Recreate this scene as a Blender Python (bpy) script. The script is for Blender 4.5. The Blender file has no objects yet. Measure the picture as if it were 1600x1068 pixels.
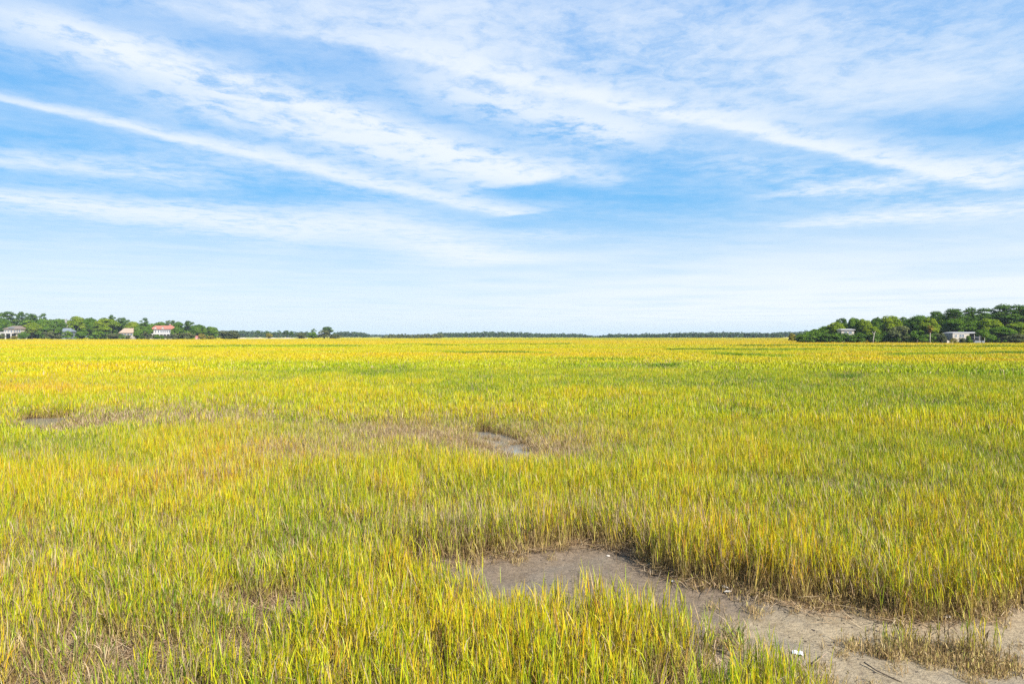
import bpy, math, random
import numpy as np
from mathutils import Vector, Matrix, Euler

# ------------------------------------------------------------------ camera, sky, sun, exposure
S = bpy.context.scene
COL = S.collection
R = math.radians
H = 3.7                       # eye height over the mud
F = 24 / 36 * 1600            # focal length in photo pixels
HV = 525.4                    # horizon row in the photo

cam_d = bpy.data.cameras.new('camera')
cam_d.lens, cam_d.sensor_width = 24, 36
cam_d.clip_start, cam_d.clip_end = 0.1, 30000
cam = bpy.data.objects.new('camera', cam_d)
COL.objects.link(cam)
cam.location = (0, 0, H)
cam.rotation_euler = (R(90) - math.atan((534 - HV) / F), 0, 0)
S.camera = cam

SUN_EL, SUN_AZ = 40.0, 142.0   # azimuth clockwise from +Y (the view direction)
sd = Vector((math.sin(R(SUN_AZ)) * math.cos(R(SUN_EL)), math.cos(R(SUN_AZ)) * math.cos(R(SUN_EL)), math.sin(R(SUN_EL))))
sl = bpy.data.lights.new('sun', 'SUN')
sl.energy, sl.angle, sl.color = 5.0, R(0.6), (1.0, 0.95, 0.87)
sun = bpy.data.objects.new('sun', sl)
COL.objects.link(sun)
sun.rotation_euler = (-sd).to_track_quat('-Z', 'Y').to_euler()
sun.location = (0, 0, 60)

S.view_settings.view_transform = 'Standard'
S.view_settings.look = 'None'
S.view_settings.gamma = 1
S.view_settings.use_curve_mapping = False
S.view_settings.exposure = 1.3
S.cycles.max_bounces = 6
S.cycles.diffuse_bounces = 3
S.cycles.transmission_bounces = 3
S.cycles.transparent_max_bounces = 4
S.cycles.volume_bounces = 0
S.cycles.use_denoising = False
S.cycles.caustics_reflective = S.cycles.caustics_refractive = False


class NT:
    """small wrapper to write node graphs"""
    def __init__(s, tree):
        s.t = tree
        s.n = tree.nodes
        s.l = tree.links

    def new(s, typ, **kw):
        n = s.n.new(typ)
        for k, v in kw.items():
            setattr(n, k, v)
        return n

    def put(s, sock, v):
        if isinstance(v, bpy.types.NodeSocket):
            s.l.new(v, sock)
        elif v is not None:
            sock.default_value = v

    def m(s, op, a, b=None, c=None, clamp=False):
        n = s.new('ShaderNodeMath', operation=op, use_clamp=clamp)
        for k, v in enumerate((a, b, c)):
            s.put(n.inputs[k], v)
        return n.outputs[0]

    def vm(s, op, a, b=None):
        n = s.new('ShaderNodeVectorMath', operation=op)
        s.put(n.inputs[0], a)
        if b is not None:
            s.put(n.inputs['Scale'] if op == 'SCALE' else n.inputs[1], b)
        return n.outputs['Value'] if op in ('DOT_PRODUCT', 'LENGTH', 'DISTANCE') else n.outputs[0]

    def smooth(s, v, lo, hi, a=0.0, b=1.0):
        n = s.new('ShaderNodeMapRange', interpolation_type='SMOOTHSTEP')
        for k, x in enumerate((v, lo, hi, a, b)):
            s.put(n.inputs[k], x)
        return n.outputs[0]

    def mix(s, f, a, b, blend='MIX'):
        n = s.new('ShaderNodeMix', data_type='RGBA', blend_type=blend)
        s.put(n.inputs[0], f)
        s.put(n.inputs[6], a)
        s.put(n.inputs[7], b)
        return n.outputs[2]

    def noise(s, vec, scale, detail=3, rough=0.5, dist=0.0, out='Fac'):
        n = s.new('ShaderNodeTexNoise')
        s.put(n.inputs['Vector'], vec)
        n.inputs['Scale'].default_value = scale
        n.inputs['Detail'].default_value = detail
        n.inputs['Roughness'].default_value = rough
        n.inputs['Distortion'].default_value = dist
        return n.outputs[out]

    def ramp(s, f, stops, interp='LINEAR'):
        n = s.new('ShaderNodeValToRGB')
        e = n.color_ramp.elements
        n.color_ramp.interpolation = interp
        while len(e) < len(stops):
            e.new(0.5)
        for k, (p, c) in enumerate(stops):
            e[k].position = p
            e[k].color = (*c, 1)
        s.put(n.inputs[0], f)
        return n.outputs[0]

    def xyz(s, x, y, z):
        n = s.new('ShaderNodeCombineXYZ')
        for k, v in enumerate((x, y, z)):
            s.put(n.inputs[k], v)
        return n.outputs[0]


def build_world():
    w = bpy.data.worlds.new('World')
    S.world = w
    w.use_nodes = True
    g = NT(w.node_tree)
    g.n.clear()
    out = g.new('ShaderNodeOutputWorld')
    bg = g.new('ShaderNodeBackground')
    bg.inputs['Strength'].default_value = 0.058
    g.l.new(bg.outputs[0], out.inputs[0])
    sky = g.new('ShaderNodeTexSky', sky_type='NISHITA', sun_disc=False)
    sky.sun_elevation, sky.sun_rotation = R(SUN_EL), R(SUN_AZ)
    sky.air_density, sky.dust_density, sky.ozone_density = 1.0, 0.6, 2.0
    sky.altitude = 0
    hs = g.new('ShaderNodeHueSaturation')
    hs.inputs['Saturation'].default_value = SKY_SAT
    g.l.new(sky.outputs[0], hs.inputs['Color'])
    base = hs.outputs[0]
    hz = g.new('ShaderNodeSeparateXYZ')
    g.l.new(g.new('ShaderNodeTexCoord').outputs['Generated'], hz.inputs[0])
    air = g.ramp(hz.outputs[2], [(0.0, HORIZON), (0.07, (4.0, 5.5, 6.9)), (0.2, (1.35, 3.9, 6.9)), (0.5, (1.15, 3.2, 6.8)), (1.0, (1.1, 2.6, 5.6))])
    base = g.mix(0.85, base, air)
    # cirrus: laid out on a flat high layer overhead
    tc = g.new('ShaderNodeTexCoord')
    d = tc.outputs['Generated']
    sep = g.new('ShaderNodeSeparateXYZ')
    g.l.new(d, sep.inputs[0])
    dx, dy, dz = sep.outputs
    zz = g.m('MAXIMUM', dz, 0.012)
    P0 = g.xyz(g.m('DIVIDE', dx, zz), g.m('DIVIDE', dy, zz), 0.0)
    wob = g.vm('SUBTRACT', g.noise(P0, 1.3, 4, 0.6, out='Color'), (0.5, 0.5, 0.5))
    wob2 = g.vm('SUBTRACT', g.noise(P0, 5.0, 5, 0.65, out='Color'), (0.5, 0.5, 0.5))
    P = g.vm('ADD', g.vm('ADD', P0, g.vm('SCALE', wob, 0.20)), g.vm('SCALE', wob2, 0.15))
    sp = g.new('ShaderNodeSeparateXYZ')
    g.l.new(P, sp.inputs[0])
    px, py = sp.outputs[0], sp.outputs[1]

    # fibre noise running along the streak direction
    def fibre(ang, sx, sy, scale, detail=6, rough=0.62):
        mp = g.new('ShaderNodeMapping')
        mp.vector_type = 'TEXTURE'
        g.l.new(P, mp.inputs[0])
        mp.inputs['Rotation'].default_value = (0, 0, R(ang))
        mp.inputs['Scale'].default_value = (sx, sy, 1)
        return g.noise(mp.outputs[0], scale, detail, rough, 0.3)

    cot = g.noise(P, 6.5, 6, 0.68)
    am = lambda f, k: g.m('ADD', g.m('MULTIPLY', f, 1 - k), g.m('MULTIPLY', cot, k))
    fa = am(fibre(45, 2.0, 1.0, 2.4), 0.56)
    fb = am(fibre(52, 1.5, 1.0, 4.5), 0.52)
    fc = am(fibre(20, 2.0, 1.0, 1.1), 0.22)

    def streak(A, B, w0, w1, amp, tex, soft0=0.4, soft1=0.3, side=0.0, lo=0.3, hi=0.65):
        """soft cloud band from A to B on the layer; width runs w0..w1; side feathers one flank"""
        L = math.hypot(B[0] - A[0], B[1] - A[1])
        ux, uy = (B[0] - A[0]) / L, (B[1] - A[1]) / L
        qx, qy = g.m('SUBTRACT', px, A[0]), g.m('SUBTRACT', py, A[1])
        s_ = g.m('ADD', g.m('MULTIPLY', qx, ux), g.m('MULTIPLY', qy, uy))
        n_ = g.m('SUBTRACT', g.m('MULTIPLY', qx, -uy), g.m('MULTIPLY', qy, -ux))   # + is to the left of the run
        f_ = g.m('DIVIDE', s_, L)
        w_ = g.m('MULTIPLY_ADD', g.m('MAXIMUM', g.m('MINIMUM', f_, 1.2), 0.0), w1 - w0, w0)
        if side:   # wider on one flank
            wide = g.m('MULTIPLY', w_, 1 + abs(side))
            pos = g.m('GREATER_THAN', g.m('MULTIPLY', n_, 1 if side > 0 else -1), 0.0)
            w_ = g.m('ADD', w_, g.m('MULTIPLY', pos, g.m('SUBTRACT', wide, w_)))
        q = g.m('DIVIDE', n_, w_)
        gs = g.m('POWER', 2.71828, g.m('MULTIPLY', g.m('MULTIPLY', q, q), -1.0))
        ends = g.m('MULTIPLY', g.smooth(f_, -soft0, soft0 * 0.5), g.smooth(f_, 1 + soft1, 1 - soft1 * 0.5))
        tx = g.smooth(tex, lo, hi, 0.15, 1.0)
        return g.m('MULTIPLY', g.m('MULTIPLY', gs, ends), g.m('MULTIPLY', tx, amp))

    streaks = []

    def pl(u, v):
        k = (HV - v)
        return ((u - 800) / k, F / k)
    add = lambda *a, **k: streaks.append(streak(*a, **k))
    # the crisp trail on the left
    add(pl(-60, 140), pl(800, 336), 0.045, 0.17, 0.85, fb, 0.3, 0.03, -1.2, 0.26, 0.54)
    # the broad ragged trail above it
    add(pl(20, 25), pl(845, 280), 0.19, 0.34, 1.0, fa, 0.25, 0.05, 0.6, 0.33, 0.55)
    add(pl(330, 170), pl(780, 275), 0.2, 0.3, 0.75, fb, 0.3, 0.2, 0.0, 0.36, 0.58)
    # trail on the right with its feathered lower flank
    add(pl(560, 75), pl(1560, 292), 0.045, 0.09, 0.95, fb, 0.3, 0.1, -2.6, 0.28, 0.55)
    add(pl(700, 130), pl(1010, 215), 0.26, 0.36, 0.85, fa, 0.4, 0.3, 0.0, 0.38, 0.56)
    add(pl(860, 240), pl(960, 285), 0.22, 0.22, 0.6, fb, 0.5, 0.3)
    add(pl(1230, 305), pl(1620, 255), 0.18, 0.5, 0.95, fb, 0.3, 0.4)
    add(pl(1260, 350), pl(1640, 320), 0.35, 0.6, 0.95, fb, 0.35, 0.4)
    # veil top centre and right
    add(pl(640, 40), pl(1330, 160), 0.32, 0.5, 0.6, fa, 0.5, 0.4, 0.0, 0.3, 0.62)
    add(pl(900, 30), pl(1600, 60), 0.3, 0.5, 0.6, fa, 0.5, 0.5, 0.0, 0.3, 0.65)
    add(pl(240, -10), pl(760, 40), 0.22, 0.3, 0.6, fa, 0.5, 0.4, 0.0, 0.3, 0.65)
    add(pl(1300, 160), pl(1640, 110), 0.25, 0.4, 0.5, fc, 0.4, 0.5)
    add(pl(300, 220), pl(640, 300), 0.3, 0.5, 0.5, fa, 0.4, 0.4, 0.0, 0.38, 0.62)
    add(pl(1080, 240), pl(1500, 330), 0.25, 0.4, 0.4, fa, 0.4, 0.4, 0.0, 0.4, 0.6)
    # bands low on the left
    add(pl(-100, 300), pl(530, 358), 0.4, 0.95, 0.85, am(fc, 0.4), 0.4, 0.25, 0.5, 0.34, 0.58)
    add(pl(-60, 240), pl(330, 280), 0.3, 0.5, 0.75, fa, 0.4, 0.4)
    add(pl(580, 345), pl(780, 412), 0.6, 1.1, 0.9, am(fc, 0.3), 0.4, 0.2, 0.0, 0.2, 0.6)
    add(pl(820, 362), pl(900, 375), 0.5, 0.5, 0.4, fb, 0.4, 0.4)
    c = streaks[0]
    one = g.m('SUBTRACT', 1.0, c)
    for s_ in streaks[1:]:
        one = g.m('MULTIPLY', one, g.m('SUBTRACT', 1.0, s_))
    # thin general veil, thicker to the right and towards the horizon
    veil = g.m('MULTIPLY', g.smooth(fc, 0.38, 0.66), 0.30)
    one = g.m('MULTIPLY', one, g.m('SUBTRACT', 1.0, veil))
    lowr = g.m('MULTIPLY', g.smooth(dz, 0.19, 0.05), g.smooth(g.m('DIVIDE', dx, g.m('MAXIMUM', dy, 0.05)), -0.25, 0.35, 0.5, 1.0))
    lowr = g.m('MULTIPLY', lowr, g.smooth(g.noise(P, 0.35, 3, 0.5), 0.3, 0.6, 0.55, 1.0))
    one = g.m('MULTIPLY', one, g.m('SUBTRACT', 1.0, g.m('MULTIPLY', lowr, 0.92)))
    cloud = g.m('MULTIPLY', g.m('SUBTRACT', 1.0, one), g.smooth(dz, 0.0, 0.03))
    cloud = g.m('MULTIPLY', cloud, 0.92)
    col = g.mix(cloud, base, (*CLOUD, 1))
    g.l.new(col, bg.inputs['Color'])


SKY_SAT = 1.45
HORIZON = (4.6, 5.75, 6.9)
CLOUD = (6.5, 6.9, 7.3)
build_world()

# ------------------------------------------------------------------ helpers
rng = np.random.default_rng(7)
random.seed(7)


def link(o, parent=None):
    COL.objects.link(o)
    if parent is not None:
        o.parent = parent
    return o


def tag(o, label=None, cat=None, group=None, kind=None):
    if label: o['label'] = label
    if cat: o['category'] = cat
    if group: o['group'] = group
    if kind: o['kind'] = kind
    return o


def mesh_np(name, verts, quads=None, tris=None, mats=(), smooth=False, attrs=None):
    """mesh from numpy arrays; attrs = {name: per-vertex float array}"""
    me = bpy.data.meshes.new(name)
    verts = np.asarray(verts, np.float32)
    nq = 0 if quads is None else len(quads)
    nt = 0 if tris is None else len(tris)
    me.vertices.add(len(verts))
    me.vertices.foreach_set('co', verts.ravel())
    if nq + nt:
        loops = np.concatenate([np.asarray(a, np.int32).ravel() for a in (quads, tris) if a is not None and len(a)])
        me.loops.add(len(loops))
        me.loops.foreach_set('vertex_index', loops)
        starts = np.concatenate([np.arange(nq) * 4, nq * 4 + np.arange(nt) * 3]).astype(np.int32)
        me.polygons.add(nq + nt)
        me.polygons.foreach_set('loop_start', starts)
        if smooth:
            me.polygons.foreach_set('use_smooth', np.ones(nq + nt, bool))
    me.update(calc_edges=True)
    for k, a in (attrs or {}).items():
        a = np.asarray(a, np.float32)
        if a.ndim == 2:
            at = me.attributes.new(k, 'FLOAT_VECTOR', 'POINT')
            at.data.foreach_set('vector', a.ravel())
        else:
            at = me.attributes.new(k, 'FLOAT', 'POINT')
            at.data.foreach_set('value', a)
    for m in mats:
        me.materials.append(m)
    return me


def obj(name, me, parent=None):
    return link(bpy.data.objects.new(name, me), parent)


class MB:
    """collects boxes, tubes and free faces into one mesh"""
    def __init__(s):
        s.v, s.f = [], []

    def poly(s, pts):
        b = len(s.v)
        s.v += [tuple(p) for p in pts]
        s.f.append(tuple(range(b, b + len(pts))))

    def box(s, c, d):
        x, y, z = c
        a, b_, h = d[0] / 2, d[1] / 2, d[2] / 2
        b = len(s.v)
        s.v += [(x + i * a, y + j * b_, z + k * h) for k in (-1, 1) for i, j in ((-1, -1), (1, -1), (1, 1), (-1, 1))]
        s.f += [tuple(b + q for q in f) for f in ((3, 2, 1, 0), (4, 5, 6, 7), (0, 1, 5, 4), (1, 2, 6, 5), (2, 3, 7, 6), (3, 0, 4, 7))]

    def hip(s, x0, x1, y0, y1, z, h, inset, over=0.0, thick=0.25):
        """hipped roof; inset 0 gives a plain gable"""
        x0, x1, y0, y1 = x0 - over, x1 + over, y0 - over, y1 + over
        ym = (y0 + y1) / 2
        b = len(s.v)
        s.v += [(x0, y0, z), (x1, y0, z), (x1, y1, z), (x0, y1, z), (x0, y0, z + thick), (x1, y0, z + thick), (x1, y1, z + thick), (x0, y1, z + thick),
                (x0 + inset, ym, z + h), (x1 - inset, ym, z + h)]
        s.f += [tuple(b + q for q in f) for f in ((3, 2, 1, 0), (0, 1, 5, 4), (1, 2, 6, 5), (2, 3, 7, 6), (3, 0, 4, 7), (4, 5, 9, 8), (5, 6, 9), (6, 7, 8, 9), (7, 4, 8))]

    def gable_y(s, x0, x1, y0, y1, z, h, over=0.3):
        """gable whose ridge runs front to back"""
        x0, x1, y0 = x0 - over, x1 + over, y0 - over
        xm = (x0 + x1) / 2
        b = len(s.v)
        s.v += [(x0, y0, z), (x1, y0, z), (xm, y0, z + h), (x0, y1, z), (x1, y1, z), (xm, y1, z + h)]
        s.f += [tuple(b + q for q in f) for f in ((0, 1, 2), (3, 5, 4), (0, 2, 5, 3), (1, 4, 5, 2), (0, 3, 4, 1))]

    def tube(s, pts, radii, n=7):
        base = len(s.v)
        pts = [Vector(p) for p in pts]
        for i, p in enumerate(pts):
            t = (pts[min(i + 1, len(pts) - 1)] - pts[max(i - 1, 0)]).normalized()
            a = t.orthogonal().normalized()
            c = t.cross(a)
            for k in range(n):
                th = 2 * math.pi * k / n
                s.v.append(tuple(p + (a * math.cos(th) + c * math.sin(th)) * radii[i]))
        for i in range(len(pts) - 1):
            for k in range(n):
                q, w = base + i * n + k, base + i * n + (k + 1) % n
                s.f.append((q, w, w + n, q + n))
        s.f.append(tuple(base + k for k in reversed(range(n))))
        s.f.append(tuple(base + (len(pts) - 1) * n + k for k in range(n)))

    def mesh(s, name, m, smooth=False):
        me = bpy.data.meshes.new(name)
        me.from_pydata(s.v, [], s.f)
        me.materials.append(m)
        if smooth:
            for p in me.polygons:
                p.use_smooth = True
        me.update()
        return me

    def build(s, name, m, parent=None, smooth=False):
        return obj(name, s.mesh(name, m, smooth), parent)


def material(name):
    m = bpy.data.materials.new(name)
    m.use_nodes = True
    g = NT(m.node_tree)
    p = g.n['Principled BSDF']
    return m, g, p


def plain(name, col, rough=0.8, var=0.15, scale=1.5):
    """weathered plain surface: base colour with a mild mottling"""
    col = tuple(c * 0.68 for c in col)
    m, g, p = material(name)
    tc = g.new('ShaderNodeTexCoord')
    n = g.noise(tc.outputs['Object'], scale, 4, 0.6)
    a = tuple(c * (1 - var) for c in col)
    b = tuple(min(1, c * (1 + var)) for c in col)
    p.inputs['Base Color'].default_value = (*col, 1)
    g.l.new(g.ramp(n, [(0.3, a), (0.7, b)]), p.inputs['Base Color'])
    p.inputs['Roughness'].default_value = rough
    return m


def ground_at(u, v, z=0.0):
    """photo survey: the point of the plain seen at photo pixel (u, v)"""
    d = (H - z) * F / (v - HV)
    return np.array([(u - 800) / F * d, d, z])


def survey(x, y):
    """where a point of the plain stands in the survey grid (photo pixels)"""
    y = np.maximum(y, 0.5)
    return 800 + x / y * F, HV + H * F / y


def in_poly(u, v, poly):
    poly = np.asarray(poly, float)
    inside = np.zeros(np.shape(u), bool)
    j = len(poly) - 1
    for i in range(len(poly)):
        xi, yi = poly[i]
        xj, yj = poly[j]
        c = ((yi > v) != (yj > v)) & (u < (xj - xi) * (v - yi) / (yj - yi + 1e-9) + xi)
        inside ^= c
        j = i
    return inside


# value noise on the plain (numpy)
_tab = rng.random((256, 256))


def vnoise(x, y, s, seed=0):
    x = np.asarray(x) / s + seed * 37.1
    y = np.asarray(y) / s + seed * 91.7
    xi, yi = np.floor(x).astype(int), np.floor(y).astype(int)
    fx, fy = x - xi, y - yi
    fx, fy = fx * fx * (3 - 2 * fx), fy * fy * (3 - 2 * fy)
    t = lambda a, b: _tab[a % 256, b % 256]
    return (t(xi, yi) * (1 - fx) + t(xi + 1, yi) * fx) * (1 - fy) + (t(xi, yi + 1) * (1 - fx) + t(xi + 1, yi + 1) * fx) * fy


def fbm(x, y, s, seed=0, o=3):
    r, a, tot = 0, 1, 0
    for k in range(o):
        r = r + a * vnoise(x, y, s / 2 ** k, seed + k)
        tot += a
        a *= 0.5
    return r / tot


def ell(u, v, cu, cv, ru, rv):
    return np.exp(-(((u - cu) / ru) ** 2 + ((v - cv) / rv) ** 2))


# ------------------------------------------------------------------ layout of the plain
# bare creek bed in the survey grid, counter-clockwise along the feet of the grass
CREEK = [(560, 874), (640, 880), (712, 874), (752, 868), (800, 866), (835, 858), (862, 862), (905, 846), (950, 852), (985, 858), (1010, 870), (1030, 888), (1062, 898), (1095, 908),
         (1130, 914), (1165, 925), (1200, 931), (1240, 938), (1290, 944), (1340, 950), (1400, 964), (1470, 970), (1540, 968), (1580, 950), (1640, 952), (1760, 960), (1900, 1000),
         (1900, 1500), (1560, 1420), (1440, 1300), (1375, 1215), (1330, 1178), (1275, 1150), (1235, 1110), (1190, 1082), (1140, 1052), (1065, 1012), (1000, 992), (920, 978), (850, 968),
         (790, 968), (735, 956), (680, 924), (610, 898)]
POOL = [(738, 694), (728, 684), (742, 675), (765, 675), (792, 681), (812, 690), (830, 701), (840, 712), (830, 721), (808, 719), (790, 712), (772, 704), (755, 699)]
POOL2 = [(12, 662), (35, 655), (100, 651), (128, 654), (118, 664), (90, 672), (45, 673), (18, 669)]


FRINGE = [(790, 968), (850, 984), (920, 992), (1000, 1004), (1065, 1024), (1140, 1062), (1190, 1090), (1275, 1150), (1375, 1215), (1440, 1300), (1440, 1200), (1350, 1120), (1260, 1062), (1190, 1018), (1130, 990), (1060, 972), (980, 968), (900, 962), (830, 956)]


def wobble(x, y):
    u, v = survey(x + (fbm(x, y, 0.5, 3, 2) - 0.5) * 0.35, y + (fbm(x, y, 0.5, 5, 2) - 0.5) * 0.35)
    return u, v


def bare(x, y):
    u, v = wobble(x, y)
    return in_poly(u, v, CREEK) | in_poly(u, v, POOL) | in_poly(u, v, POOL2)


def bed(x, y):
    """soft 0..1 mask of bare bed, for the shape and colour of the ground"""
    acc = 0
    offs = [(0, 0), (.12, 0), (-.12, 0), (0, .12), (0, -.12), (.25, .0), (-.25, 0), (0, .25), (0, -.25)]
    for a, b in offs:
        u, v = survey(x + a, y + b)
        acc = acc + (in_poly(u, v, CREEK) | in_poly(u, v, POOL) | in_poly(u, v, POOL2))
    return acc / len(offs)


# ------------------------------------------------------------------ ground: one sheet to the horizon
def build_ground():
    r = [0.8]
    while r[-1] < 45:
        r.append(r[-1] * 1.009 if r[-1] > 4 else r[-1] * 1.06)
    while r[-1] < 12000:
        r.append(r[-1] * 1.035)
    r = np.array(r)
    a = np.concatenate([np.linspace(-50, 50, 420), np.linspace(52, 308, 90)])
    a = np.radians(a)
    nr, na = len(r), len(a)
    X = np.outer(r, np.sin(a))
    Y = np.outer(r, np.cos(a))
    x, y = X.ravel(), Y.ravel()
    b = np.where(y > 4, bed(x, y), 0.0)
    near = np.clip((60 - np.hypot(x, y)) / 40, 0, 1)
    z = -0.10 * b + near * ((fbm(x, y, 1.1, 11, 4) - 0.5) * 0.10 * (1 - 0.55 * b) + (vnoise(x, y, 0.13, 4) - 0.5) * 0.02)
    v = np.stack([x, y, z], 1)
    i, j = np.meshgrid(np.arange(nr - 1), np.arange(na), indexing='ij')
    j2 = (j + 1) % na
    q = np.stack([i * na + j, i * na + j2, (i + 1) * na + j2, (i + 1) * na + j], -1).reshape(-1, 4)[:, ::-1]
    v = np.vstack([v, [[0, 0, 0]]])
    c = len(v) - 1
    t = np.stack([np.full(na, c), np.arange(na), (np.arange(na) + 1) % na], 1)[:, ::-1]
    rr = np.append(np.hypot(x, y), 0)
    uu, vv = survey(x, y)
    pale = np.append(np.where(y > 4, np.clip((vv - 890) / 90, 0, 1) * np.clip((uu - 1040) / 170, 0, 1), 0), 0)
    m, g, p = material('marsh_mud')
    at = lambda n_: g.new('ShaderNodeAttribute', attribute_name=n_).outputs['Fac']
    geo = g.new('ShaderNodeNewGeometry').outputs['Position']
    n1 = g.noise(geo, 1.2, 6, 0.65)
    n2 = g.noise(geo, 14, 5, 0.65)
    soil = g.ramp(n2, [(0.3, (0.04, 0.026, 0.016)), (0.55, (0.09, 0.06, 0.035)), (0.75, (0.16, 0.105, 0.06))])
    dark = g.ramp(n2, [(0.25, (0.085, 0.063, 0.044)), (0.6, (0.18, 0.136, 0.092)), (0.8, (0.245, 0.187, 0.127))])
    sand = g.ramp(n2, [(0.25, (0.14, 0.105, 0.068)), (0.5, (0.25, 0.198, 0.125)), (0.8, (0.33, 0.265, 0.172))])
    pm = g.smooth(g.m('ADD', at('pale'), g.m('MULTIPLY', g.m('SUBTRACT', n1, 0.5), 0.9)), 0.25, 0.75)
    mudc = g.mix(pm, dark, sand)
    damp = g.smooth(g.noise(geo, 0.75, 4, 0.55), 0.5, 0.68)
    mudc = g.mix(g.m('MULTIPLY', damp, 0.5), mudc, (0.15, 0.135, 0.108, 1))
    # crab holes and pellets
    vor = g.new('ShaderNodeTexVoronoi')
    g.l.new(g.vm('ADD', geo, g.vm('SCALE', g.noise(geo, 9, 2, out='Color'), 0.1)), vor.inputs['Vector'])
    vor.inputs['Scale'].default_value = 9.0
    vsel = g.new('ShaderNodeSeparateColor')
    g.l.new(vor.outputs['Color'], vsel.inputs[0])
    hole = g.m('MULTIPLY', g.m('LESS_THAN', vor.outputs['Distance'], g.m('MULTIPLY_ADD', vsel.outputs[1], 0.17, 0.04)), g.m('GREATER_THAN', vsel.outputs[0], 0.2))
    mudc = g.mix(hole, mudc, (0.045, 0.034, 0.026, 1))
    near_c = g.mix(at('bed'), soil, mudc)
    n3 = g.noise(geo, 0.02, 4, 0.6)
    far_c = g.ramp(n3, [(0.35, (0.24, 0.24, 0.008)), (0.6, (0.38, 0.31, 0.009))])
    g.l.new(g.mix(at('far'), near_c, far_c), p.inputs['Base Color'])
    g.l.new(g.smooth(g.noise(geo, 1.6, 4, 0.6), 0.4, 0.65, 0.8, 0.38), p.inputs['Roughness'])
    p.inputs['Specular IOR Level'].default_value = 0.3
    bm = g.new('ShaderNodeBump')
    bm.inputs['Strength'].default_value = 0.9
    bm.inputs['Distance'].default_value = 0.035
    hh = g.m('SUBTRACT', g.m('ADD', g.noise(geo, 22, 6, 0.7), g.m('MULTIPLY', n1, 0.8)), g.m('MULTIPLY', hole, 0.6))
    g.l.new(hh, bm.inputs['Height'])
    g.l.new(bm.outputs[0], p.inputs['Normal'])
    me = mesh_np('ground', v, q, t, [m], True, {'bed': np.append(b, 0), 'far': np.clip((rr - 700) / 300, 0, 1), 'pale': pale})
    tag(obj('ground', me), 'brown tidal mud of the salt marsh with a bare creek bed', None, None, 'structure')


build_ground()


def build_water():
    m, g, p = material('still_water')
    p.inputs['Base Color'].default_value = (0.16, 0.155, 0.14, 1)
    p.inputs['Roughness'].default_value = 0.08
    geo = g.new('ShaderNodeNewGeometry').outputs['Position']
    bm = g.new('ShaderNodeBump')
    bm.inputs['Strength'].default_value = 0.15
    bm.inputs['Distance'].default_value = 0.02
    g.l.new(g.noise(geo, 6, 2), bm.inputs['Height'])
    g.l.new(bm.outputs[0], p.inputs['Normal'])
    for poly, lab in ((POOL, 'grey water pooled among brown grass in mid marsh'), (POOL2, 'dark water pooled at the left edge of the marsh')):
        pts = np.array([ground_at(*q) for q in poly])
        c = pts.mean(0)
        pts = c + (pts - c) * 1.06
        pts[:, 2] = -0.012
        b = MB()
        b.poly([tuple(q) for q in pts])
        tag(b.build('water', m), lab, None, None, 'structure')


build_water()


# ------------------------------------------------------------------ grass
def strips(P0, az, lean, curl, length, width, wdir, nseg=4, zref=0.8):
    """blades as tapering strips. all arguments are arrays over the blades"""
    n = len(az)
    lv = []
    p = P0.copy()
    ang = lean.copy()
    seg = length / nseg
    prof = [0.75, 1.0, 0.85, 0.5] if nseg == 4 else [0.8, 1.0, 0.6]
    prof = prof[:nseg]
    wx, wy = np.cos(wdir), np.sin(wdir)
    for k in range(nseg):
        w = width * prof[k] * 0.5
        lv.append(np.stack([p[:, 0] - wx * w, p[:, 1] - wy * w, p[:, 2]], 1))
        lv.append(np.stack([p[:, 0] + wx * w, p[:, 1] + wy * w, p[:, 2]], 1))
        p = p + np.stack([np.sin(ang) * np.cos(az), np.sin(ang) * np.sin(az), np.cos(ang)], 1) * seg[:, None]
        ang = ang + curl / nseg
    lv.append(p)
    V = np.stack(lv, 1)                      # n, 2*nseg+1, 3
    k = 2 * nseg + 1
    base = np.arange(n)[:, None] * k
    q = np.concatenate([base + np.array([[2 * i, 2 * i + 1, 2 * i + 3, 2 * i + 2]]) for i in range(nseg - 1)], 0)
    t = base + np.array([[2 * nseg - 2, 2 * nseg - 1, 2 * nseg]])
    return V.reshape(-1, 3), q, t, k


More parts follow.
